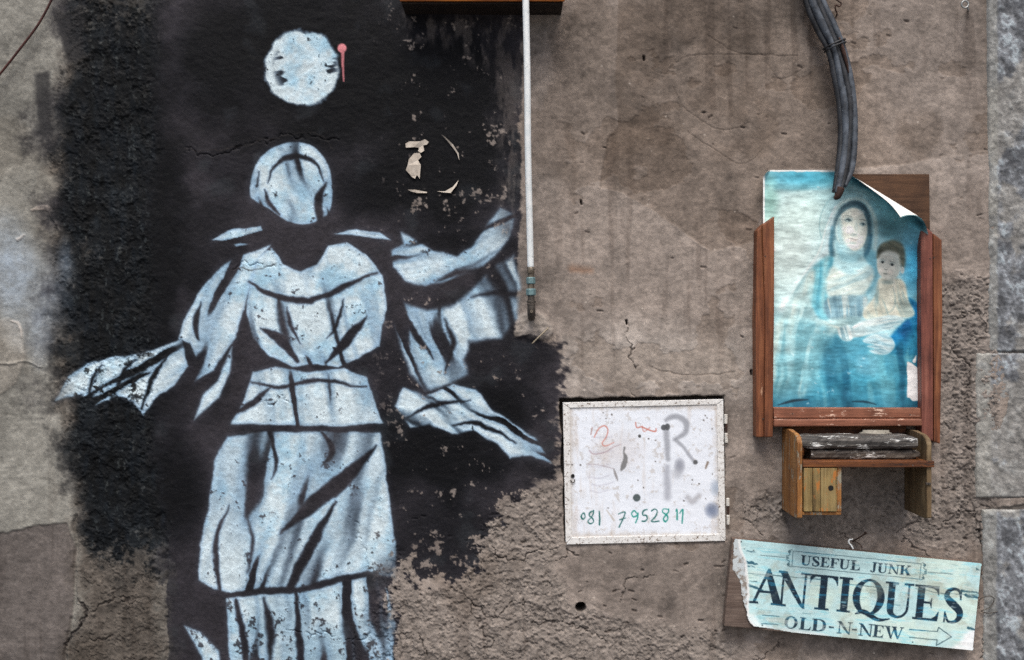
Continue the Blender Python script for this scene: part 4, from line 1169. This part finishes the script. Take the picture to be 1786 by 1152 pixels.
# foot of the print and the torn white patch
pcv.col = mix(pcv.col, (58, 110, 130), smooth(660, 716, py_) * .55)
pcv.stroke(L3((215, 470), (300, 446), (380, 440)), [.8, 2.4, .8], (34, 50, 60), 1.6, .8)
pcv.stroke(L3((630, 450), (700, 452), (760, 466)), [.8, 2, .8], (34, 60, 72), 1.6, .8)
pcv.col = mix(pcv.col, pcv.col * .9 + 8, smooth(.5, .7, nm) * .6)
pcv.col *= (1 + .34 * (nm - .5) + .22 * (nf - .5) + .34 * (nh - .5))[..., None]
cre = smooth(.74, .80, nf) * smooth(.5, .6, nm)
pcv.col = mix(pcv.col, (222, 230, 230), cre * .4)
torn = pcv.mask_poly(L3((936, 228), (960, 236), (990, 262), (1000, 270), (1003, 446), (966, 446), (950, 430), (934, 424)), 1, 3, False)
pcv.put(torn, (226, 226, 226))
pcv.stroke(L3((975, 225), (985, 195)), [3, .6], (226, 226, 226), 1, 1)
gl = pcv.col.mean(axis=2, keepdims=True)
pcv.col = (pcv.col * 1.04 - gl * .04)
pcv.col = np.clip((pcv.col - 150) * 1.14 + 140, 0, 246)
# white paper margin along the outer edges
marg = np.minimum(px_ - 1331, (py_ - 297)) + 3 * (nf - .5)
pcv.col = mix(pcv.col, (230, 234, 232), smooth(3.4, 2.2, marg))

# poster surface: rolls forward at its upper corner
u = px_.astype(np.float64); v_ = py_.astype(np.float64)
base_d = .0205 + (nm - .5) * .007 + (nh - .5) * .0035 * smooth(716, 680, v_) * smooth(297, 330, v_)
base_d = base_d * 1.0
R_ = 58.0; th_max = 2.5
sx, sy = 1484.0, 306.0; ex_, ey_ = 1618.0, 388.0
Lh = math.hypot(ex_ - sx, ey_ - sy)
tx, ty = (ex_ - sx) / Lh, (ey_ - sy) / Lh
nx_, ny_ = ty, -tx                                      # towards the corner
sil = (u - sx) * nx_ + (v_ - sy) * ny_                  # distance past the silhouette line
s_ = sil + R_
al = np.clip(((u - sx) * tx + (v_ - sy) * ty) / Lh, 0, 1.2)
Rloc = R_ * (0.45 + 0.55 * smooth(0.0, 0.6, al))
s_ = sil + Rloc
th = np.clip(s_ / Rloc, 0, None)
over = np.clip(th - th_max, 0, None) * Rloc
thc = np.minimum(th, th_max)
flat_s = np.where(s_ > 0, Rloc * np.sin(thc) + over * np.cos(th_max), s_)
lift = np.where(s_ > 0, Rloc * (1 - np.cos(thc)) + over * np.sin(th_max), 0.0)
du = (flat_s - s_)
uu = u + nx_ * du; vv = v_ + ny_ * du
dep = base_d + lift * S
# little dog-ear in the other upper corner
ear = np.clip(1 - ((u - 1331) + (v_ - 297)) / 12, 0, 1)
dep = dep + ear * .012; uu = uu + ear * 5; vv = vv + ear * 5
F = (D - dep) / D
ppos = np.empty(px_.shape + (3,), f32)
ppos[..., 0] = (uu - CX) * S * F; ppos[..., 1] = -dep; ppos[..., 2] = (CY - vv) * S * F
po = empty("poster", P(1476, 716, .018), "faded cyan poster of a mother holding an infant, one corner curling", "poster")
link("print", grid_mesh("print", ppos, pcv.col), M_print, po, True)
# paper back, a hair behind the printed face
gu = np.gradient(ppos, axis=1); gv = np.gradient(ppos, axis=0)
nn = np.cross(gu, gv); nn /= (np.linalg.norm(nn, axis=2, keepdims=True) + 1e-12)
if nn[190, 100, 1] < 0: nn = -nn
M_backp = speckle("white_paper", (214, 214, 210), (228, 228, 224), None, 0.7, 40, 0, 0.7, 0.1)
link("paper_back", grid_mesh("paper_back", (ppos + nn * .0007)[::2, ::2]), M_backp, po, True)

# ---- shelf
W_side = wood("weathered_pine", (98, 60, 28), (146, 98, 50), (168, 128, 78), 'Z', (136, 132, 116), 0.57, 0.65)
W_door = wood("lichen_pine", (92, 76, 46), (132, 112, 70), (152, 136, 96), 'Z', (164, 104, 48), 0.56, 0.65)
W_edge = wood("red_pine_edge", (58, 32, 18), (100, 58, 30), (140, 88, 44), 'X', (44, 30, 24), 0.56, 0.6)
W_grey = wood("grey_inner_pine", (82, 66, 46), (112, 94, 68), (134, 116, 88), 'Z', (150, 100, 46), 0.66, 0.7)
sh = empty("wall_shelf", P(1490, 890, 0), "small pine wall shelf with a little cupboard under the picture", "shelf")
dF = .135
def side(name, x_back, thick, mat, top, bot, flip=1):
    x0 = (x_back - CX) * S
    zt, zb_ = (CY - top) * S, (CY - bot) * S
    bm = bmesh.new()
    prof = [(-.004, zt), (-dF * .45, zt + .001), (-dF * .8, zt - .003), (-dF * .95, zt - .010), (-dF, zt - .022), (-dF, zb_ + .004), (-dF * .9, zb_), (-.004, zb_)]
    a = [bm.verts.new((x0, y, z)) for y, z in prof]
    bb = [bm.verts.new((x0 + thick, y, z)) for y, z in prof]
    bm.faces.new(a); bm.faces.new(bb[::-1])
    for i in range(len(a)):
        j = (i + 1) % len(a)
        bm.faces.new((a[i], bb[i], bb[j], a[j]))
    bmesh.ops.bevel(bm, geom=bm.edges[:], offset=.0012, segments=2, affect='EDGES')
    return bm_obj(name, bm, mat, sh)
side("side_panel", 1363, .011, W_side, 746, 888)
side("side_panel", 1576, .011, W_grey, 748, 888)
xA = (1363 - CX) * S + .0115; xB = (1576 - CX) * S - .0005
zs = P(1400, 815, dF).z
box("shelf_board", (xA, -dF - .004, zs), (xB + .016, -.004, zs + .0145), W_edge, sh)
box("back_board", (xA, -.016, zs + .015), (xB, -.004, (CY - 742) * S), W_edge, sh)
lathe("hook_ring", P(1592, 812, dF + .006), (0, -1, 0), [(0, .001), (.0005, .001)], M_galv, sh, 8)
# cupboard
zc = P(1400, 899, dF).z
xC = P(1468, 850, dF).x
cp = box("cupboard_floor", (xA, -dF + .002, zc), (xC, -.004, zc + .007), W_side, sh)
box("cupboard_side", (xC - .010, -dF + .001, zc + .0075), (xC, -.004, zs - .0005), W_side, sh)
dr = box("door", (xA + .002, -dF + .004, zc + .009), (xC - .0115, -dF + .010, zs - .002), W_door, sh, .0005)
wdt = (xC - .0115 - xA - .002)
cuts = [0, .27, .50, 1.0]
for k in range(3):
    box("plank", (xA + .002 + wdt * cuts[k] + .0006, -dF - .003, zc + .009), (xA + .002 + wdt * cuts[k + 1] - .0006, -dF + .0038, zs - .002), W_door, dr, .001)
lathe("finger_hole", P(1449, 851.5, dF + .0032), (0, -1, 0), [(0, .0062), (.0006, .0062)], M_black, dr, 18)
box("hinge_leaf", (xB - .002, -dF - .003, P(1606, 846, dF).z), (xB + .009, -dF + .004, P(1606, 842, dF).z), M_iron, sh, .0008)

# ---- things on the shelf
W_plank = wood("peeling_black_board", (24, 24, 26), (62, 60, 58), (112, 108, 102), 'X', (196, 198, 196), 0.555, 0.6, 18, .06, .8)
W_plank2 = wood("split_dark_board", (22, 18, 16), (66, 58, 52), (116, 108, 98), 'X', (182, 180, 176), 0.55, 0.6, 18, .06, .8)
def rough_board(name, x0, x1, y0, y1, dA, dB, mat, label, tip):
    a, c = P(x0, y1, dB), P(x1, y0, dB)
    n = 26
    bm = bmesh.new()
    rings = []
    for i in range(n + 1):
        t = i / n
        x = a.x + (c.x - a.x) * t
        j = lambda s: random.uniform(-s, s)
        k = tip(t)
        zc_ = (a.z + c.z) / 2; hz = (c.z - a.z) / 2 * k
        pr_ = [(-dB + .004, zc_ - hz), (-dB, zc_ - hz * .6), (-dB, zc_ + hz * .25), (-dB + .005, zc_ + hz * .85), (-dB + .012, zc_ + hz), (-dA, zc_ + hz), (-dA, zc_ - hz)]
        rings.append([bm.verts.new((x, y + j(.0014), z + (j(.0011) if q not in (0, 6) else 0))) for q, (y, z) in enumerate(pr_)])
    m_ = len(rings[0])
    for i in range(n):
        for q in range(m_):
            bm.faces.new((rings[i][q], rings[i][(q + 1) % m_], rings[i + 1][(q + 1) % m_], rings[i + 1][q]))
    bm.faces.new(rings[0]); bm.faces.new(rings[-1][::-1])
    o = bm_obj(name, bm, mat, None, False, (a + c) / 2)
    return tag(o, label, "board", "weathered boards lying on the shelf")
zsh = zs + .0145
ytop_low = CY - ((zsh + .0005) / S) * D / (D - .118)
rough_board("weathered_board", 1415, 1605, ytop_low - 18, ytop_low, .062, .118, W_plank2, "lower of two stacked dark weathered boards on the shelf", lambda t: 1 if t < .93 else 1 - (t - .93) * 7)
rough_board("weathered_board", 1398, 1601, ytop_low - 40, ytop_low - 19, .058, .124, W_plank, "upper peeling black board stacked on the other on the shelf", lambda t: (1 if t < .96 else 1 - (t - .96) * 5) * (1 if t > .06 else .8 + 3 * t))
M_soap = speckle("dusty_grey_stone", (112, 108, 98), (150, 146, 136), (80, 76, 68), 0.8, 50, 0, .6, .3)
zt_ = P(1500, 751, .05).z
bm = bmesh.new()
bmesh.ops.create_cube(bm, size=1)
bmesh.ops.scale(bm, vec=(.072, .034, zt_ - zsh - .0005), verts=bm.verts)
bmesh.ops.bevel(bm, geom=bm.edges[:], offset=.006, segments=3, affect='EDGES')
for vtx in bm.verts: vtx.co += Vector((random.uniform(-1, 1), random.uniform(-1, 1), 0)) * .0008
lc = Vector((P(1526, 760, .038).x, -.038, (zt_ + zsh) / 2))
bmesh.ops.translate(bm, vec=lc, verts=bm.verts)
o = bm_obj("stone_block", bm, M_soap, None, True, lc)
tag(o, "rounded grey block standing behind the boards on the shelf", "block")

# ------------------------------------------------------------------ antiques sign
TL = (1281.0, 941.0); ang = math.atan2(43, 431); ca, sa = math.cos(ang), math.sin(ang)
def uv2p(a, bb): return (TL[0] + a * ca - bb * sa, TL[1] + a * sa + bb * ca)
def p2uv(x, y):
    x -= TL[0]; y -= TL[1]
    return (x * ca + y * sa, -x * sa + y * ca)
c5 = lambda x, y: p2uv(1250 + x / 3.7208, 920 + y / 3.7208)
sg = empty("antiques_sign", P(1490, 1090, .01), "tilted pale turquoise wooden antiques sign with an arrow and torn end", "sign")
W_board = wood("sign_board", (72, 58, 50), (102, 88, 80), (126, 112, 102), 'X', (54, 30, 22), 0.66, 0.75)
prism("board", [uv2p(-3, -1), uv2p(434, -1), uv2p(434, 152.5), uv2p(-3, 152.5)], .010, .034, W_board, sg, .002)
us = np.linspace(-3, 434, 560); vs_ = np.linspace(-1, 153, 200)
scv = Canvas(us, vs_, 611, 12)
ux, vy = scv.X, scv.Y
nm = fbm(ux, vy, 60, 621, 4); nf = fbm(ux, vy, 7, 622, 4, .65); ns_ = fbm(ux * .14, vy, 5, 623, 4, .65)
scv.col[:] = np.array((186, 220, 223), f32)
scv.col = mix(scv.col, (196, 214, 202), smooth(.5, .68, nm) * .7)
scv.col = mix(scv.col, (132, 194, 206), smooth(.56, .76, ns_) * .6)
scv.poly([c5(1560, 760), c5(1620, 690), c5(1700, 640), c5(1680, 800), c5(1300, 790), c5(1480, 790)], (232, 234, 236), 6, .9, 6)
scv.poly([c5(200, 580), c5(260, 650), c5(700, 720), c5(680, 690), c5(330, 640), c5(240, 560)], (226, 230, 230), 4, .7, 6)
ink = np.array((20, 42, 58), f32)
def ink_put(wm, op=1.0, c=ink):
    w, m = wm
    worn = smooth(.74, .60, ns_[w] * .6 + nf[w] * .4)
    scv.put((w, m * (0.35 + .65 * worn)), c, op)
    hl = smooth(.54, .66, ns_[w])
    scv.put((w, m * hl), (34, 104, 134), .8 * op)
# serif glyphs, in a unit em: x right, y down, baseline 1, cap height 0
TH, TN, SER = .20, .045, .03
def rect(x0, y0, x1, y1): return ('p', [(x0, y0), (x1, y0), (x1, y1), (x0, y1)])
def serif(x, y, w=.20): return rect(x - w, y - (.0 if y < .5 else .045), x + w, y + (.045 if y < .5 else 0))
def ringg(cx, cy, rx, ry, tx_, ty_):
    an = np.linspace(0, 2 * math.pi, 40, endpoint=False)
    return ('r', [(cx + rx * math.cos(a), cy + ry * math.sin(a)) for a in an], [(cx + (rx - tx_) * math.cos(a), cy + (ry - ty_) * math.sin(a)) for a in an])
GL = {
 'A': (1.05, [('p', [(.50, -.02), (.56, -.02), (.97, 1), (.74, 1), (.46, .18)]), ('p', [(.50, -.02), (.54, .06), (.20, 1), (.13, 1)]), rect(.28, .62, .74, .67), serif(.15, 1, .15), serif(.86, 1, .19)]),
 'N': (1.02, [rect(.14, 0, .19, 1), ('p', [(.02, 0), (.26, 0), (.90, 1.02), (.84, 1.02), (.70, .88)]), rect(.84, 0, .89, 1), serif(.16, 1, .15), serif(.865, 0, .15), rect(0, 0, .2, .045)]),
 'T': (.92, [rect(.36, 0, .57, 1), rect(.04, 0, .89, .05), ('p', [(.04, 0), (.20, .05), (.10, .12), (.03, .26)]), ('p', [(.89, 0), (.73, .05), (.83, .12), (.90, .26)]), serif(.465, 1, .22)]),
 'I': (.46, [rect(.12, 0, .34, 1), serif(.23, 0, .22), serif(.23, 1, .22)]),
 'O': (1.02, [ringg(.51, .5, .49, .52, .21, .045)]),
 'Q': (1.02, [ringg(.51, .5, .49, .52, .21, .045), ('s', [(.16, 1.02), (.38, .93), (.62, 1.03), (.90, 1.13), (1.22, 1.07)], [.015, .06, .065, .045, .01])]),
 'U': (1.00, [rect(.12, 0, .33, .68), ('s', [(.225, .62), (.25, .86), (.42, .985), (.62, .96), (.78, .80), (.80, .55)], [.105, .085, .035, .03, .03, .025]), rect(.775, 0, .825, .6), serif(.225, 0, .22), serif(.80, 0, .15)]),
 'E': (.86, [rect(.12, 0, .33, 1), rect(.02, 0, .78, .05), rect(.02, .95, .80, 1), rect(.3, .46, .58, .51), ('p', [(.78, 0), (.62, .05), (.72, .12), (.79, .25)]), ('p', [(.80, 1), (.62, .95), (.74, .86), (.83, .72)]), ('p', [(.58, .34), (.58, .63), (.54, .51), (.46, .485), (.54, .46)])]),
 'F': (.80, [rect(.12, 0, .33, 1), rect(.02, 0, .76, .05), rect(.3, .46, .58, .51), ('p', [(.76, 0), (.60, .05), (.70, .12), (.77, .25)]), ('p', [(.58, .34), (.58, .63), (.54, .51), (.46, .485), (.54, .46)]), serif(.225, 1, .2)]),
 'L': (.82, [rect(.12, 0, .33, 1), rect(.02, .95, .76, 1), ('p', [(.76, 1), (.58, .95), (.70, .86), (.79, .68)]), serif(.225, 0, .2)]),
 'S': (.74, [('s', [(.60, .24), (.52, .06), (.34, .02), (.16, .10), (.13, .26), (.26, .40), (.44, .52), (.60, .66), (.60, .84), (.44, .97), (.24, .97), (.12, .76)], [.02, .03, .035, .06, .08, .105, .115, .10, .075, .04, .03, .02]),
             rect(.585, .03, .62, .32), rect(.09, .70, .125, 1.0)]),
 'J': (.62, [rect(.28, 0, .48, .8), ('s', [(.38, .76), (.34, .96), (.18, 1.02), (.07, .92)], [.10, .06, .035, .06]), serif(.38, 0, .2)]),
 'K': (1.0, [rect(.12, 0, .33, 1), ('s', [(.86, .02), (.34, .58)], [.025, .025]), ('p', [(.44, .44), (.62, .36), (.96, 1), (.70, 1)]), serif(.225, 0, .2), serif(.225, 1, .2), serif(.84, 0, .15), serif(.84, 1, .17)]),
 'D': (1.0, [rect(.12, 0, .33, 1), ('s', [(.25, .025), (.55, .04), (.78, .22), (.84, .5), (.78, .78), (.55, .96), (.25, .975)], [.025, .03, .085, .105, .085, .03, .025]), serif(.2, 0, .18), serif(.2, 1, .18)]),
 'W': (1.40, [('p', [(.10, 0), (.33, 0), (.56, 1), (.48, 1)]), ('p', [(.70, 0), (.74, .06), (.53, 1), (.48, 1)]), ('p', [(.58, 0), (.80, 0), (1.02, 1), (.95, 1)]), ('p', [(1.24, 0), (1.29, 0), (1.02, 1), (.96, 1)]), serif(.2, 0, .2), serif(.70, 0, .17), serif(1.25, 0, .13)]),
 '-': (.5, [rect(.06, .50, .44, .62)]),
}
def glyph(ch, u0, u1, v0, v1, op=1.0):
    wd, items = GL[ch]
    kx = (u1 - u0) / wd; ky = (v1 - v0)
    tr = lambda q: [(u0 + x * kx, v0 + y * ky) for x, y in q]
    sf = .7 if v1 - v0 > 40 else .55
    gw = .5 if v1 - v0 > 40 else .32
    tot = {}
    full = scv.new()
    for it in items:
        if it[0] == 'p': w, m = scv.mask_poly(tr(it[1]), sf, 1.2, False, 6, gw)
        elif it[0] == 's': w, m = scv.mask_stroke(tr(it[1]), [max(x * (kx + ky) / 2, .45) + gw for x in it[2]], sf, 1.2)
        else:
            w, m = scv.mask_poly(tr(it[1]), sf, 1.2, False, 6, gw)
            w2, m2 = scv.mask_poly(tr(it[2]), sf, 1.2, False, 6, -gw)
            t_ = scv.new(); t_[w] = m
            t_[w2] *= 1 - m2
            m = t_[w]
        full[w] = np.maximum(full[w], m)
    w = scv.win([(u0 - 4, v0 - 4), (u1 + .3 * kx + 4, v1 + .3 * ky + 4)], 2)
    ink_put((w, full[w]), op)
for ch, a, bb in (('A', 33, 98), ('N', 83, 139), ('T', 137, 188), ('I', 189, 213), ('Q', 214, 271), ('U', 270, 322), ('E', 321, 368), ('S', 372, 410)):
    glyph(ch, a, bb, 47, 107)
x = 119
for ch, wd in (('U', 19), ('S', 15), ('E', 17), ('F', 16), ('U', 20), ('L', 18), (' ', 17), ('J', 12), ('U', 19), ('N', 20), ('K', 20)):
    if ch != ' ': glyph(ch, x, x + wd - 1, 16, 32.5, .92)
    x += wd
for ch, a, bb in (('O', 101, 124), ('L', 127, 148), ('D', 149, 175), ('-', 178, 189), ('N', 193, 219), ('-', 218, 229), ('N', 231, 256), ('E', 256, 275), ('W', 275, 310)):
    glyph(ch, a, bb, 124, 145, .9)
def ln(p, w_=.55, op=.75, spline=False): ink_put(scv.mask_stroke(p, w_, .6, 1.0, spline), op, np.array((44, 70, 80), f32))
for p in ([(104, 10), (328, 10)], [(104, 37), (328, 37)], [(104, 10), (104, 37)], [(328, 10), (328, 37)]): ln(p)
for bx, sg_ in ((104, -1), (328, 1)):
    ln([(bx + sg_ * 14, 23), (bx + sg_ * 56, 23)])
    for dy_ in (-11, 0, 11):
        scv.ell((bx + sg_ * (6 if dy_ else 9), 23 + dy_), (2.6, 2.2), (70, 108, 118), .8, .8, 1)
    for s2 in (-1, 1): ln([(bx + sg_ * 2, 23 + s2 * 15), (bx + sg_ * 8, 23 + s2 * 12), (bx + sg_ * 5, 23 + s2 * 6), (bx + sg_ * 11, 23 + s2 * 3)], .7, .7, True)
ln([c5(1250, 663), c5(1432, 676)], .8); ln([c5(1250, 713), c5(1428, 731)], .8)
ln([c5(1432, 676), c5(1440, 650), c5(1522, 710), c5(1426, 766), c5(1430, 731)], .9)
ln([c5(295, 570), c5(405, 578)], .7); ln([c5(290, 625), c5(398, 632)], .7)
# weathered horizontal splits printed on the sheet
for a in ((c5(205, 300), c5(430, 318)), (c5(430, 318), c5(700, 340)), (c5(860, 368), c5(1070, 392)), (c5(1290, 398), c5(1480, 432)), (c5(1480, 430), c5(1700, 440)), (c5(210, 350), c5(260, 352))):
    scv.stroke(list(a), [.5, .9], (38, 72, 84), .7, .7, 3)
for a, wd in (((c5(1590, 410), c5(1700, 425)), 2.2), ((c5(1620, 440), c5(1702, 460)), 3.2), ((c5(195, 222), c5(260, 232)), 2.6), ((c5(205, 250), c5(245, 256)), 1.4), ((c5(210, 380), c5(300, 400)), 2.4), ((c5(1630, 650), c5(1690, 664)), 2.2), ((c5(200, 150), c5(250, 160)), 1), ((c5(1690, 275), c5(1712, 285)), 1.6)):
    scv.stroke(list(a), [wd, wd * .5], (28, 74, 94), 1.0, .85, 8)
for k in range(60):
    a = random.uniform(5, 425); bb = random.uniform(2, 148); L = random.uniform(4, 22)
    scv.stroke([(a, bb), (a + L, bb + random.uniform(-.6, .6))], random.uniform(.25, .6), (72, 128, 142), .6, random.uniform(.2, .6), 2)
for x_, y_, r_ in ((157, 93, 2), (295, 636, 1.6), (240, 150, 1.2), (1270, 745, 1.4), (180, 140, 1)):
    scv.ell(c5(x_, y_), (r_, r_ * .8), (50, 66, 66), .7, .9)
scv.col *= (1 + .16 * (nm - .5) + .12 * (nf - .5) + .20 * (ns_ - .5))[..., None]
grm = smooth(.56, .74, fbm(ux, vy, 44, 631, 5, .62))
scv.col = mix(scv.col, (150, 146, 128), grm * .38)
scv.col = mix(scv.col, (206, 222, 220), smooth(.66, .72, fbm(ux * .3, vy, 6, 632, 3, .7)) * .45)
# the torn end: a white core edge and no sheet beyond it
tear = [c5(150, 84), c5(150, 120), c5(164, 170), c5(188, 230), c5(196, 330), c5(205, 420), c5(200, 500), c5(200, 570), c5(214, 606), c5(254, 650), c5(264, 662)]
core = [c5(116, 84), c5(106, 170), c5(102, 250), c5(112, 290), c5(146, 340), c5(160, 430), c5(176, 500), c5(194, 560), c5(206, 606), c5(250, 652), c5(260, 664)]
tb = catmull(tear, 4); tc_ = catmull(core, 4)
edge_u = np.interp(vy, tb[:, 1], tb[:, 0]) + 3.2 * (nf - .5)
core_u = np.interp(vy, tc_[:, 1], tc_[:, 0]) + 5 * (nf - .5)
low_v = 152.6 - 5.5 * smooth(130, 30, ux) - 1.5 * (nf)
cc_ = mix(np.zeros_like(scv.col) + np.array((186, 194, 198), f32), (128, 118, 110), smooth(.46, .62, nf * .6 + nm * .4))
scv.col = mix(scv.col, cc_, smooth(.8, -.8, ux - edge_u) * .95)
scv.col = mix(scv.col, (230, 232, 232), smooth(3.4, 1.2, np.abs(ux - edge_u)) * .75)
keepv = (ux > core_u) & (vy < low_v) & (ux < 432 + 2 * nf)
kf = keepv[:-1, :-1] & keepv[1:, 1:] & keepv[1:, :-1] & keepv[:-1, 1:]
lift = .0347 + .004 * smooth(26, 0, ux - edge_u) * smooth(60, 140, vy) + (nm - .5) * .0008
pxx = TL[0] + ux * ca - vy * sa; pyy = TL[1] + ux * sa + vy * ca
Fs = (D - .034) / D
spos = np.empty(ux.shape + (3,), f32)
spos[..., 0] = (pxx - CX) * S * Fs; spos[..., 1] = -lift; spos[..., 2] = (CY - pyy) * S * Fs
link("printed_sheet", grid_mesh("printed_sheet", spos, scv.col, kf), M_sign, sg, True)
# bent nail above the sign and a loop of wire past its end
nl = empty("bent_nail", P(1489, 946, 0), "rusty bent nail with a pale wire loop above the sign", "nail")
M_nail = speckle("rusty_nail", (46, 34, 28), (74, 56, 46), None, .7, 80, .3)
tube("shank", [P(1509, 931, .030), P(1497, 939, .018), P(1488, 944, .0), P(1484, 947, -.01)], .0018, M_nail, nl, 8, 4)
tube("head", [P(1508.6, 930.6, .0305), P(1510.4, 929.4, .032)], .0036, M_nail, nl, 10, 2, None, False)
tube("wire_loop", [P(1488, 958, .036), P(1485, 952, .034), P(1480.5, 947, .026), P(1481.5, 942, .020), P(1487, 941, .016)], .0019, M_pipe, nl, 8, 6)
tube("wire_tail", [P(1484, 943, .012), P(1492, 945, .012), P(1500, 950, .014), P(1504, 957, .02)], .0012, M_nail, nl, 6, 6)
o = tube("wire_loop", [P(1708, 1062, .012), P(1708, 1048, .012), P(1716, 1042, .014), P(1727, 1040, .012), P(1734, 1046, .008), P(1726, 1060, .008), P(1712, 1066, .008), P(1724, 1070, .008), P(1740, 1067, .004)], .0011, M_iron, None, 6, 6, P(1720, 1066, .008))
tag(o, "thin dark wire loop hanging past the antiques sign's arrow end", "wire")
# straw left in the mortar below the pipe
o = tube("straw", [P(928, 600, .010), P(942, 586, .014), P(957, 572, .012)], .0016, speckle("dry_straw", (140, 130, 112), (160, 150, 130), None, .8, 40), None, 6, 4, P(928, 600, .010))
tag(o, "dry straw stalk sticking from mortar under the gas pipe", "straw")
